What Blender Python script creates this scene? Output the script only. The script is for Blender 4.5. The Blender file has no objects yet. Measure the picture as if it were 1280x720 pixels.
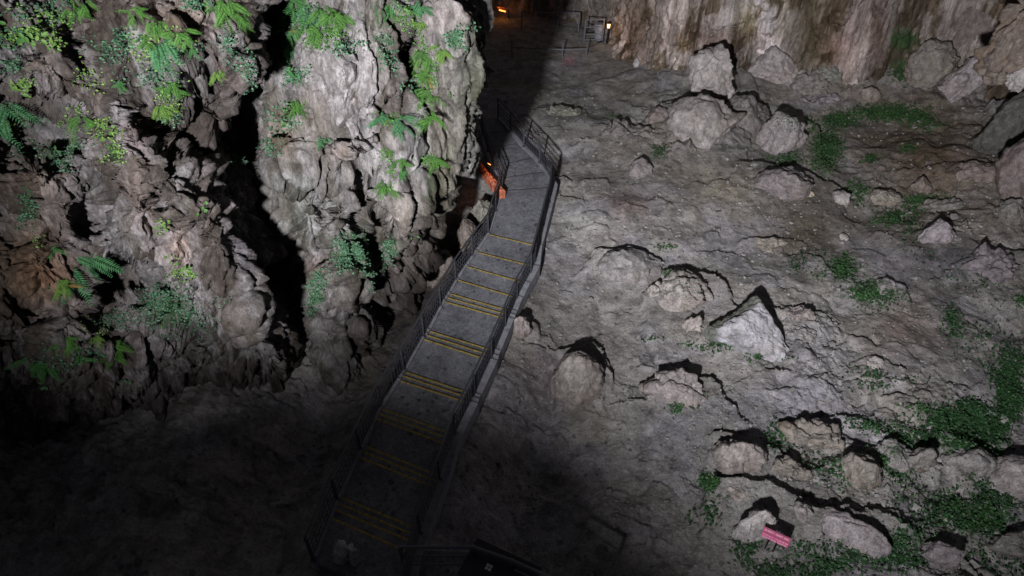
import bpy, bmesh, math, random
import numpy as np
from mathutils import Vector, Matrix

random.seed(7)
RNG = np.random.default_rng(7)
C = bpy.context.scene.collection
sc = bpy.context.scene

# ------------------------------------------------------------------ camera
CAMZ = 15.6
PITCH = math.radians(41.4)
FPX = 853.3
cam_d = bpy.data.cameras.new('camera')
cam = bpy.data.objects.new('camera', cam_d)
C.objects.link(cam)
cam_d.sensor_width = 36
cam_d.lens = 24
cam_d.clip_end = 400
cam.location = (0, 0, CAMZ)
cam.rotation_euler = (math.pi / 2 - PITCH, 0, 0)
sc.camera = cam

# ------------------------------------------------------------------ world, lights, exposure
w = bpy.data.worlds.new('World')
sc.world = w
w.use_nodes = True
bg = w.node_tree.nodes['Background']
bg.inputs[0].default_value = (0.80, 0.82, 1.0, 1)
bg.inputs[1].default_value = 0.03
sc.view_settings.view_transform = 'Standard'
sc.view_settings.look = 'None'
sc.view_settings.exposure = 0
sc.view_settings.gamma = 1

CAMP = np.array([0, 0, CAMZ])
FW = np.array([0, math.cos(PITCH), -math.sin(PITCH)])
UPV = np.array([0, math.sin(PITCH), math.cos(PITCH)])
RT = np.array([1.0, 0, 0])


def ray(px, py):
    """unit-forward-depth direction through a pixel of the 1280x720 photograph"""
    px = np.asarray(px, float); py = np.asarray(py, float)
    return ((px - 640) / FPX)[..., None] * RT + ((360 - py) / FPX)[..., None] * UPV + FW


def at_z(px, py, z=0.0):
    d = ray(px, py)
    t = (z - CAMZ) / d[..., 2]
    return CAMP + d * t[..., None]


def at_h(px, py, h):
    """point on the ray at horizontal distance h in front of the camera (world y = h)"""
    d = ray(px, py)
    return CAMP + d * (h / d[..., 1])[..., None]


def project(P):
    Q = np.asarray(P, float) - CAMP
    z = Q @ FW
    return 640 + FPX * (Q @ RT) / z, 360 - FPX * (Q @ UPV) / z, z


def spot(name, loc, target, watts, angle, blend, radius, color=(1, 1, 1)):
    l = bpy.data.lights.new(name, 'SPOT')
    l.energy = watts; l.spot_size = math.radians(angle); l.spot_blend = blend
    l.shadow_soft_size = radius; l.color = color
    o = bpy.data.objects.new(name, l); C.objects.link(o)
    o.location = loc
    o.rotation_euler = (Vector(target) - Vector(loc)).to_track_quat('-Z', 'Y').to_euler()
    return o


LAMP = np.array([-4.0, -6.3, 14.8])
spot('floodlight_beam', tuple(LAMP), tuple(at_z(840, 20)), 54000, 82, 1.0, 0.42, (0.99, 0.985, 1.0))


# ------------------------------------------------------------------ noise
def _h(ix, iy, iz, seed):
    n = (ix.astype(np.int64) * 374761393 + iy.astype(np.int64) * 668265263 + iz.astype(np.int64) * 2147483647 + seed * 1274126177) & 0xFFFFFFFF
    n = ((n ^ (n >> 13)) * 1274126177) & 0xFFFFFFFF
    n = ((n ^ (n >> 15)) * 2246822519) & 0xFFFFFFFF
    n = n ^ (n >> 16)
    return (n & 0xFFFFFF).astype(np.float32) / float(0x1000000)


def vnoise(P, seed=0):
    f = np.floor(P); i = f.astype(np.int64); t = (P - f).astype(np.float32)
    t = t * t * t * (t * (t * 6 - 15) + 10)
    r = 0
    for dx in (0, 1):
        wx = t[:, 0] if dx else 1 - t[:, 0]
        for dy in (0, 1):
            wy = t[:, 1] if dy else 1 - t[:, 1]
            for dz in (0, 1):
                wz = t[:, 2] if dz else 1 - t[:, 2]
                r = r + wx * wy * wz * _h(i[:, 0] + dx, i[:, 1] + dy, i[:, 2] + dz, seed)
    return r * 2 - 1


ROT = np.array([[0.36, 0.48, -0.8], [-0.8, 0.6, 0.0], [0.48, 0.64, 0.6]])


def fbm(P, octv=4, gain=0.5, seed=0, ridged=False):
    r = 0; a = 1; Q = P
    for k in range(octv):
        n = vnoise(Q, seed + k * 17)
        if ridged:
            n = 1 - 2 * np.abs(n)
        r = r + a * n
        a *= gain
        Q = (Q @ ROT.T) * 2.03 + 11.3
    return r


def worley(P, seed=0):
    f = np.floor(P).astype(np.int64)
    n = len(P)
    F1 = np.full(n, 9.0, np.float32); F2 = np.full(n, 9.0, np.float32)
    DZ = np.zeros(n, np.float32); ID = np.zeros(n, np.float32)
    for dx in (-1, 0, 1):
        for dy in (-1, 0, 1):
            for dz in (-1, 0, 1):
                cx = f[:, 0] + dx; cy = f[:, 1] + dy; cz = f[:, 2] + dz
                a = _h(cx, cy, cz, seed); b = _h(cx, cy, cz, seed + 1); c = _h(cx, cy, cz, seed + 2)
                ex = P[:, 0] - cx - a; ey = P[:, 1] - cy - b; ez = P[:, 2] - cz - c
                d = np.sqrt(ex * ex + ey * ey + ez * ez).astype(np.float32)
                m = d < F1
                F2 = np.where(m, F1, np.minimum(F2, d))
                DZ = np.where(m, ez, DZ); ID = np.where(m, a, ID)
                F1 = np.where(m, d, F1)
    return F1, F2, DZ, ID


def ss(a, b, x):
    t = np.clip((x - a) / (b - a), 0, 1)
    return t * t * (3 - 2 * t)


# ------------------------------------------------------------------ materials
def new_mat(name):
    m = bpy.data.materials.new(name); m.use_nodes = True
    nt = m.node_tree
    return m, nt, nt.nodes['Principled BSDF']


def N(nt, typ, **kw):
    n = nt.nodes.new(typ)
    for k, v in kw.items():
        setattr(n, k, v)
    return n


def noise(nt, vec, scale, detail=4, rough=0.6, dist=0.0):
    n = N(nt, 'ShaderNodeTexNoise')
    n.inputs['Scale'].default_value = scale; n.inputs['Detail'].default_value = detail
    n.inputs['Roughness'].default_value = rough; n.inputs['Distortion'].default_value = dist
    nt.links.new(vec, n.inputs['Vector'])
    return n.outputs['Fac']


def ramp(nt, fac, stops):
    r = N(nt, 'ShaderNodeValToRGB')
    nt.links.new(fac, r.inputs[0])
    e = r.color_ramp.elements
    while len(e) < len(stops):
        e.new(0.5)
    for el, (p, c) in zip(e, stops):
        el.position = p
        el.color = (c[0], c[1], c[2], 1) if hasattr(c, '__len__') else (c, c, c, 1)
    return r.outputs[0]


def mix(nt, fac, a, b, mode='MIX'):
    m = N(nt, 'ShaderNodeMix', data_type='RGBA', blend_type=mode)
    for sock, v in ((m.inputs['Factor'], fac), (m.inputs['A'], a), (m.inputs['B'], b)):
        if isinstance(v, bpy.types.NodeSocket):
            nt.links.new(v, sock)
        elif hasattr(v, '__len__'):
            sock.default_value = (v[0], v[1], v[2], 1)
        else:
            sock.default_value = v
    return m.outputs['Result']


def rock_material(name, dark, mid, light, scale=1.0, stretch=1.0, attrs=True, bump=0.6, mott=0.0, fleck=0.0, stain=(0.10, 0.075, 0.045), stain_amt=0.5, fine=30):
    m, nt, p = new_mat(name)
    tc = N(nt, 'ShaderNodeTexCoord')
    mp = N(nt, 'ShaderNodeMapping')
    mp.inputs['Scale'].default_value = (1, 1, stretch)
    nt.links.new(tc.outputs['Object'], mp.inputs['Vector'])
    v = mp.outputs[0]
    big = noise(nt, v, 0.9 * scale, 6, 0.62, 0.4)
    med = noise(nt, v, 5.0 * scale, 7, 0.7, 0.3)
    fin = noise(nt, v, fine * scale, 5, 0.75)
    base = ramp(nt, med, [(0.28, dark), (0.5, mid), (0.72, light)])
    st = ramp(nt, big, [(0.47, 0.0), (0.66, 1.0)])
    stf = N(nt, 'ShaderNodeMath', operation='MULTIPLY'); stf.inputs[1].default_value = stain_amt
    nt.links.new(st, stf.inputs[0])
    c = mix(nt, stf.outputs[0], base, stain)
    speck = ramp(nt, fin, [(0.3, 0.45), (0.5, 1.0), (0.72, 1.35)])
    c = mix(nt, 1.0, c, speck, 'MULTIPLY')
    if mott:
        mo_ = noise(nt, tc.outputs['Object'], 3.2, 9, 0.82, 0.6)
        c = mix(nt, 1.0, c, ramp(nt, mo_, [(0.3, 1 - mott), (0.5, 1.0), (0.7, 1 + mott * .6)]), 'MULTIPLY')
    if fleck:
        vo = N(nt, 'ShaderNodeTexVoronoi'); vo.inputs['Scale'].default_value = 3.4; vo.inputs['Randomness'].default_value = 1.0
        nt.links.new(mp.outputs[0], vo.inputs['Vector'])
        sz = noise(nt, v, 1.3, 3, 0.6)
        sb_ = N(nt, 'ShaderNodeMath', operation='SUBTRACT'); nt.links.new(vo.outputs['Distance'], sb_.inputs[0]); nt.links.new(sz, sb_.inputs[1])
        c = mix(nt, 1.0, c, ramp(nt, sb_.outputs[0], [(0.0, 1 - fleck), (0.06, 1.0)]), 'MULTIPLY')
        sb_.use_clamp = False
        a_ = N(nt, 'ShaderNodeMath', operation='ADD'); a_.inputs[1].default_value = 0.38
        nt.links.new(sb_.outputs[0], a_.inputs[0])
        nt.links.new(a_.outputs[0], c.node.inputs['B'].links[0].from_node.inputs[0])
    if attrs:
        at = N(nt, 'ShaderNodeAttribute', attribute_name='tint')
        c = mix(nt, 1.0, c, at.outputs['Color'], 'MULTIPLY')
        am = N(nt, 'ShaderNodeAttribute', attribute_name='moss')
        ml = N(nt, 'ShaderNodeMath', operation='ADD'); ml.use_clamp = True
        nt.links.new(am.outputs['Fac'], ml.inputs[0])
        fm = noise(nt, v, 14 * scale, 4, 0.7)
        sub = N(nt, 'ShaderNodeMath', operation='SUBTRACT'); sub.inputs[1].default_value = 0.5
        nt.links.new(fm, sub.inputs[0])
        gate = N(nt, 'ShaderNodeMath', operation='MULTIPLY')
        nt.links.new(sub.outputs[0], gate.inputs[0]); gate.inputs[1].default_value = 1.6
        g2 = N(nt, 'ShaderNodeMath', operation='ADD'); nt.links.new(am.outputs['Fac'], g2.inputs[0]); nt.links.new(gate.outputs[0], g2.inputs[1])
        mf = ramp(nt, g2.outputs[0], [(0.34, 0.0), (0.5, 1.0)])
        mcol = ramp(nt, fin, [(0.3, (0.012, 0.032, 0.012)), (0.6, (0.035, 0.085, 0.026)), (0.8, (0.08, 0.13, 0.04))])
        c = mix(nt, mf, c, mcol)
    nt.links.new(c, p.inputs['Base Color'])
    p.inputs['Roughness'].default_value = 0.85
    p.inputs['Specular IOR Level'].default_value = 0.3
    h = N(nt, 'ShaderNodeMath', operation='ADD')
    a1 = N(nt, 'ShaderNodeMath', operation='MULTIPLY'); a1.inputs[1].default_value = 0.35
    nt.links.new(fin, a1.inputs[0]); nt.links.new(med, h.inputs[0]); nt.links.new(a1.outputs[0], h.inputs[1])
    b = N(nt, 'ShaderNodeBump'); b.inputs['Strength'].default_value = bump; b.inputs['Distance'].default_value = 0.06 / scale
    nt.links.new(h.outputs[0], b.inputs['Height']); nt.links.new(b.outputs[0], p.inputs['Normal'])
    return m


def simple(name, col, rough=0.6, metal=0.0, var=0.35, scale=8, bump=0.0, emit=None, est=0):
    m, nt, p = new_mat(name)
    tc = N(nt, 'ShaderNodeTexCoord')
    f = noise(nt, tc.outputs['Object'], scale, 5, 0.65)
    c = ramp(nt, f, [(0.3, tuple(x * (1 - var) for x in col)), (0.7, tuple(min(1, x * (1 + var)) for x in col))])
    nt.links.new(c, p.inputs['Base Color'])
    p.inputs['Roughness'].default_value = rough; p.inputs['Metallic'].default_value = metal
    if bump:
        b = N(nt, 'ShaderNodeBump'); b.inputs['Strength'].default_value = bump; b.inputs['Distance'].default_value = 0.02
        nt.links.new(f, b.inputs['Height']); nt.links.new(b.outputs[0], p.inputs['Normal'])
    if emit:
        p.inputs['Emission Color'].default_value = (*emit, 1); p.inputs['Emission Strength'].default_value = est
    return m


def leaf_material(name, lo, hi):
    m, nt, p = new_mat(name)
    at = N(nt, 'ShaderNodeAttribute', attribute_name='leafvar')
    oi = N(nt, 'ShaderNodeObjectInfo')
    ad = N(nt, 'ShaderNodeMath', operation='ADD')
    sb = N(nt, 'ShaderNodeMath', operation='MULTIPLY'); sb.inputs[1].default_value = 0.35
    nt.links.new(oi.outputs['Random'], sb.inputs[0])
    nt.links.new(at.outputs['Fac'], ad.inputs[0]); nt.links.new(sb.outputs[0], ad.inputs[1])
    c = ramp(nt, ad.outputs[0], [(0.1, lo), (1.1 / 1.2, hi)])
    nt.links.new(c, p.inputs['Base Color'])
    p.inputs['Roughness'].default_value = 0.55
    p.inputs['Specular IOR Level'].default_value = 0.3
    return m


M = {}
M['wall_a'] = rock_material('near_wall_limestone', (0.026, 0.024, 0.024), (0.108, 0.100, 0.102), (0.255, 0.242, 0.250), 1.0, 0.45, stain=(0.062, 0.048, 0.036), stain_amt=0.75, bump=0.8, fine=24, mott=0.3)
M['wall_b'] = rock_material('middle_wall_limestone', (0.038, 0.036, 0.035), (0.138, 0.130, 0.130), (0.29, 0.278, 0.282), 0.9, 0.35, stain=(0.07, 0.058, 0.04), stain_amt=0.65, bump=0.7, fine=24, mott=0.3)
M['wall_back'] = rock_material('back_wall_flowstone', (0.12, 0.10, 0.085), (0.34, 0.30, 0.285), (0.60, 0.56, 0.56), 0.55, 0.16, stain=(0.11, 0.085, 0.045), stain_amt=0.6, bump=0.9, fine=22, mott=0.35)
M['floor'] = rock_material('cave_floor_clay', (0.175, 0.163, 0.153), (0.285, 0.268, 0.258), (0.395, 0.375, 0.37), 0.5, 1.0, stain=(0.19, 0.165, 0.13), stain_amt=0.45, bump=0.7, fine=40, mott=0.42, fleck=0.45)
M['rock_grey'] = rock_material('grey_boulder', (0.12, 0.11, 0.11), (0.27, 0.25, 0.25), (0.45, 0.42, 0.42), 1.0, 0.7, stain=(0.16, 0.13, 0.09), stain_amt=0.4, bump=0.9, fine=26, mott=0.3)
M['rock_pale'] = rock_material('pale_boulder', (0.30, 0.29, 0.28), (0.48, 0.46, 0.46), (0.66, 0.64, 0.66), 1.0, 0.8, stain=(0.34, 0.30, 0.24), stain_amt=0.4, bump=0.7, fine=26, mott=0.3)
M['rock_brown'] = rock_material('brown_boulder', (0.095, 0.087, 0.08), (0.20, 0.187, 0.178), (0.33, 0.312, 0.30), 1.0, 0.8, stain=(0.15, 0.10, 0.06), stain_amt=0.4, bump=0.8, fine=26, mott=0.3)
M['rock_dark'] = rock_material('dark_boulder', (0.05, 0.048, 0.045), (0.10, 0.097, 0.092), (0.19, 0.18, 0.17), 1.0, 0.8, stain=(0.06, 0.06, 0.04), stain_amt=0.4, bump=0.7, fine=26)
M['concrete'] = rock_material('walkway_concrete', (0.11, 0.112, 0.128), (0.175, 0.178, 0.20), (0.24, 0.243, 0.27), 1.0, 1.0, attrs=False, stain=(0.07, 0.07, 0.08), stain_amt=0.7, bump=0.3, fine=14, mott=0.35, fleck=0.5)
M['beam'] = simple('edge_beam_concrete', (0.22, 0.22, 0.25), 0.85, 0, 0.35, 5, 0.3)
M['yellow'] = simple('yellow_nosing_paint', (0.36, 0.26, 0.06), 0.7, 0, 0.6, 14)
M['steel'] = simple('dark_galvanised_steel', (0.07, 0.073, 0.09), 0.55, 0.3, 0.3, 30)
M['steel_far'] = simple('grey_painted_steel', (0.14, 0.14, 0.165), 0.6, 0.2, 0.3, 30)
M['black'] = simple('black_painted_steel', (0.015, 0.015, 0.017), 0.5, 0.2, 0.2, 30)
M['pink'] = simple('magenta_sign_paint', (0.42, 0.045, 0.15), 0.6, 0, 0.15, 6)
M['pinkdark'] = simple('crimson_band_paint', (0.22, 0.02, 0.07), 0.6, 0, 0.15, 6)
M['white'] = simple('pink_white_lettering', (0.62, 0.36, 0.47), 0.6, 0, 0.1, 10)
M['paper'] = simple('white_paper', (0.7, 0.7, 0.68), 0.8, 0, 0.1, 10)
M['navy'] = simple('dark_navy_casing', (0.012, 0.013, 0.024), 0.5, 0, 0.3, 5)
M['red'] = simple('orange_light_tint', (0.42, 0.13, 0.07), 0.6, 0, 0.45, 5, 0.3)  # the beam's orange lamplight is put into this base colour
M['glow'] = simple('warm_lamp_glass', (0.9, 0.6, 0.3), 0.5, 0, 0.0, 5, 0, (1.0, 0.55, 0.22), 3)
M['glow_orange'] = simple('orange_lamp_glass', (0.9, 0.4, 0.1), 0.5, 0, 0.0, 5, 0, (1.0, 0.33, 0.06), 3)
M['fern'] = leaf_material('fern_green', (0.018, 0.065, 0.014), (0.075, 0.18, 0.035))
M['fern_yellow'] = leaf_material('fern_yellow_green', (0.035, 0.095, 0.018), (0.125, 0.22, 0.045))
M['fern_dark'] = leaf_material('fern_deep_green', (0.015, 0.07, 0.02), (0.06, 0.17, 0.05))
M['fern_teal'] = leaf_material('fern_blue_green', (0.018, 0.075, 0.035), (0.07, 0.19, 0.08))
M['fern_brown'] = leaf_material('fern_dry_brown', (0.12, 0.055, 0.02), (0.30, 0.20, 0.06))
M['creeper'] = leaf_material('creeper_blue_green', (0.012, 0.045, 0.022), (0.06, 0.135, 0.075))
M['cover'] = leaf_material('ground_cover_green', (0.010, 0.034, 0.014), (0.045, 0.11, 0.042))
M['cover_bright'] = leaf_material('ground_cover_bright', (0.018, 0.058, 0.02), (0.06, 0.14, 0.045))


# ------------------------------------------------------------------ object helpers
def mesh_np(name, V, F, mat, parent=None, smooth=True, attrs=None, colattr=None, quads=True):
    me = bpy.data.meshes.new(name)
    V = np.asarray(V, np.float32); F = np.asarray(F, np.int32)
    k = F.shape[1]
    me.vertices.add(len(V)); me.vertices.foreach_set('co', V.ravel())
    me.loops.add(F.size); me.loops.foreach_set('vertex_index', F.ravel())
    me.polygons.add(len(F))
    me.polygons.foreach_set('loop_start', np.arange(0, F.size, k, dtype=np.int32))
    me.polygons.foreach_set('loop_total', np.full(len(F), k, np.int32))
    me.polygons.foreach_set('use_smooth', np.full(len(F), smooth, bool))
    me.update(calc_edges=True)
    for an, av in (attrs or {}).items():
        a = me.attributes.new(an, 'FLOAT', 'POINT'); a.data.foreach_set('value', np.asarray(av, np.float32))
    for an, av in (colattr or {}).items():
        a = me.attributes.new(an, 'FLOAT_COLOR', 'POINT')
        a.data.foreach_set('color', np.concatenate([av, np.ones((len(av), 1))], 1).astype(np.float32).ravel())
    me.materials.append(mat)
    o = bpy.data.objects.new(name, me); C.objects.link(o)
    if parent:
        o.parent = parent
    return o


def link_bm(name, bm, mat, parent=None, smooth=False):
    me = bpy.data.meshes.new(name)
    bmesh.ops.recalc_face_normals(bm, faces=bm.faces)
    bm.to_mesh(me); bm.free()
    me.materials.append(mat)
    if smooth:
        for p in me.polygons:
            p.use_smooth = True
    o = bpy.data.objects.new(name, me); C.objects.link(o)
    if parent:
        o.parent = parent
    return o


def tag(o, label=None, cat=None, group=None, kind=None):
    if label: o['label'] = label
    if cat: o['category'] = cat
    if group: o['group'] = group
    if kind: o['kind'] = kind
    return o


def empty(name, loc, label, cat, group=None):
    o = bpy.data.objects.new(name, None); C.objects.link(o)
    o.location = loc; o.empty_display_size = 0.2
    return tag(o, label, cat, group)


def tube(bm, a, b, r, n=8):
    a = Vector(a); b = Vector(b); d = b - a
    if d.length < 1e-5: return
    q = d.to_track_quat('Z', 'Y')
    ring = []
    for p in (a, b):
        ring.append([bm.verts.new(p + q @ Vector((r * math.cos(2 * math.pi * k / n), r * math.sin(2 * math.pi * k / n), 0))) for k in range(n)])
    for k in range(n):
        bm.faces.new((ring[0][k], ring[0][(k + 1) % n], ring[1][(k + 1) % n], ring[1][k]))
    bm.faces.new(ring[0][::-1]); bm.faces.new(ring[1])


def box(bm, c, sx, sy, sz, rot=None, bev=0.0):
    mt = Matrix.Translation(Vector(c)) @ (rot.to_4x4() if rot is not None else Matrix.Identity(4)) @ Matrix.Diagonal((sx, sy, sz, 1))
    r = bmesh.ops.create_cube(bm, size=1, matrix=mt)
    if bev:
        es = list({e for v in r['verts'] for e in v.link_edges})
        bmesh.ops.bevel(bm, geom=es, offset=bev, segments=1, affect='EDGES')


def prism(bm, top, thick):
    """slab below a top polygon"""
    t = [bm.verts.new(p) for p in top]
    b = [bm.verts.new((p[0], p[1], p[2] - thick)) for p in top]
    n = len(top)
    bm.faces.new(t); bm.faces.new(b[::-1])
    for k in range(n):
        bm.faces.new((t[k], b[k], b[(k + 1) % n], t[(k + 1) % n]))


# ------------------------------------------------------------------ walkway layout (edges of each step, photo pixels; heights)
STEPS = [  # left px,py, right px,py  , from far to near ; dz to this step's front edge
    ((600, 150), (618, 148), 0.00), ((606, 166), (632, 164), 0.0), ((611, 184), (644, 180), 0.0),
    ((619, 207), (662, 198), 0.0), ((629, 222), (677, 215), 0.0), ((632, 238), (686, 234), 0.0),
    ((615, 295), (666, 307), 0.06), ((600, 317), (655, 331), 0.06), ((587, 335), (643, 351), 0.06), ((576, 352), (633, 369), 0.06),
    ((566, 369), (625, 386), 0.06), ((563, 374), (623, 391), 0.06), ((560, 379), (621, 396), 0.06),
    ((541, 416), (603, 435), 0.06), ((538, 421), (601, 441), 0.06), ((534, 426), (599, 447), 0.06),
    ((511, 467), (577, 489), 0.06), ((508, 472), (575, 494), 0.06), ((505, 478), (573, 500), 0.06),
    ((482, 513), (552, 538), 0.06), ((479, 519), (549, 544), 0.06), ((476, 525), (546, 551), 0.06),
    ((462, 560), (534, 589), 0.06), ((458, 566), (531, 596), 0.06), ((454, 573), (528, 603), 0.06),
    ((432, 624), (508, 655), 0.06), ((429, 631), (505, 663), 0.06), ((425, 639), (502, 671), 0.06), ((421, 650), (498, 684), 0.06),
    ((400, 705), (485, 742), 0.0),
]
zz = 0.55
WK = []
for (a, b, dz) in STEPS:
    pl_, pr_ = np.array(at_z(a[0], a[1], zz)), np.array(at_z(b[0], b[1], zz))
    cd_ = pr_ - pl_; cd_ /= np.linalg.norm(cd_)
    WK.append((pl_ - cd_ * 0.08, pr_ + cd_ * (0.34 if len(WK) > 6 else 0.12), zz, dz))
    zz += dz
ZTOP = zz
WC = np.array([(p[0] + p[1]) / 2 for p in WK])          # centre line


# ------------------------------------------------------------------ ground base height
def base_h(x, y):
    P = np.stack([x * 0.13, y * 0.13, np.zeros_like(x)], 1)
    h = 0.55 * vnoise(P, 5) + 0.25 * vnoise(P * 2.7 + 5, 6)
    h = h - 0.1
    h = h + 1.3 * ss(14, 21, x) * ss(14, 24, y)                   # bank by the right wall
    h = h + 1.0 * ss(28, 34, y) * ss(5, 10, x)
    h = h + 1.6 * ss(-4.2, -8.5, x) * ss(24, 14, y)               # slope to the left
    # calmer, low ground along the walkway and in the far hall
    h = h * (1 - 0.8 * ss(33, 37, y) * ss(8, 5, x))
    dmin = np.full(x.shape, 99.0)
    zw = np.zeros(x.shape)
    for i in range(len(WC) - 1):
        a = WC[i][:2]; b = WC[i + 1][:2]
        ab = b - a; L = (ab ** 2).sum() + 1e-9
        t = np.clip(((x - a[0]) * ab[0] + (y - a[1]) * ab[1]) / L, 0, 1)
        d = np.hypot(x - a[0] - t * ab[0], y - a[1] - t * ab[1])
        m = d < dmin
        zw = np.where(m, WK[i][2] + (WK[i + 1][2] - WK[i][2]) * t, zw)
        dmin = np.where(m, d, dmin)
    k = ss(3.2, 1.0, dmin)
    h = h * (1 - k) + (zw - 0.5) * k
    return h


def hit(px, py, it=6):
    """pixel -> point on the base ground"""
    z = 0.0
    for _ in range(it):
        p = at_z(px, py, z)
        z = 0.5 * z + 0.5 * float(base_h(np.array([p[0]]), np.array([p[1]]))[0])
    return at_z(px, py, z)


# slabs and mounds worked into the floor: far-edge pixel, width px, height m
SLABS = [
    (715, 180, 34, .18), (703, 223, 26, .22), (741, 226, 34, .25), (712, 246, 44, .2), (752, 190, 40, .18), (826, 198, 60, .2),
    (785, 313, 90, .45), (905, 312, 60, .2), (958, 297, 60, .3), (1000, 318, 60, .25), (925, 230, 70, .3), (978, 209, 120, .5),
    (845, 466, 95, .45), (882, 505, 50, .35), (800, 500, 46, .25), (690, 438, 60, .2), (722, 432, 70, .5),
    (1040, 522, 95, .5), (1072, 560, 66, .42), (1112, 547, 50, .35), (1143, 556, 44, .32), (990, 391, 60, .35), (1052, 420, 70, .22),
    (1092, 445, 60, .3), (925, 541, 80, .5), (955, 604, 150, .85), (1070, 640, 120, .6), (1262, 575, 80, .6), (1193, 550, 70, .3),
    (1150, 668, 90, .3), (905, 516, 40, .25), (652, 396, 44, .4), (640, 522, 40, .18), (692, 537, 50, .18), (655, 598, 60, .25),
    (682, 617, 44, .25), (760, 627, 40, .15), (786, 645, 50, .16), (1010, 470, 80, .15), (1190, 265, 60, .2), (1150, 205, 80, .25),
    (1240, 205, 90, .35), (690, 135, 60, .2), (760, 165, 120, .25), (860, 180, 90, .25), (930, 560, 60, .3), (985, 553, 60, .25),
    (1190, 620, 90, .3), (870, 610, 50, .12), (745, 352, 60, .12), (880, 395, 60, .2), (1130, 240, 60, .15), (1225, 320, 90, .25),
    (1180, 340, 60, .2), (735, 505, 60, .2), (760, 480, 40, .15), (560, 330, 60, .35), (588, 285, 50, .35), (600, 262, 40, .3),
    (1095, 600, 60, .25), (1245, 660, 80, .3), (1170, 700, 100, .3), (1000, 600, 70, .25), (1020, 260, 70, .2), (840, 250, 60, .08),
    (820, 283, 50, .08), (700, 295, 50, .1), (1080, 480, 60, .12), (960, 455, 90, .12), (830, 560, 60, .08), (1200, 480, 80, .1),
    (860, 345, 80, .35), (1110, 640, 70, .3), (1215, 235, 50, .25), (1080, 225, 60, .15), (1060, 350, 50, .1), (1105, 355, 50, .3),
]


SKIRTS = [(896, 79, 82, 0.89), (887, 136, 125, 0.86), (974, 72, 92, 0.74), (939, 138, 82, 0.65), (983, 157, 82, 0.79), (1259, 140, 67, 1.08), (1043, 85, 75, 0.36), (1018, 101, 62, 0.34), (1033, 120, 70, 0.24), (987, 222, 115, 0.53), (1005, 238, 50, 0.24), (1108, 242, 47, 0.34), (1173, 284, 50, 0.46), (785, 323, 85, 0.53), (846, 354, 120, 0.65), (725, 463, 65, 0.79), (849, 479, 105, 0.6), (706, 136, 57, 0.19), (783, 160, 87, 0.26), (863, 180, 75, 0.24), (678, 164, 50, 0.17), (925, 559, 77, 0.67), (1025, 538, 105, 0.53), (993, 582, 75, 0.41), (925, 614, 82, 0.38), (968, 618, 65, 0.34), (944, 661, 67, 0.6), (1065, 657, 125, 0.55), (1077, 579, 62, 0.6), (1118, 562, 62, 0.5), (1151, 571, 42, 0.48), (1213, 567, 75, 0.55), (1273, 587, 95, 0.7), (1275, 676, 75, 0.48), (1178, 687, 75, 0.43), (1248, 319, 100, 0.6), (1228, 210, 75, 0.41), (1183, 254, 75, 0.22), (1265, 261, 50, 0.48), (1003, 388, 55, 0.36), (1006, 412, 50, 0.31), (968, 300, 62, 0.26)]   # ground heaped against the boulders


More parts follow.
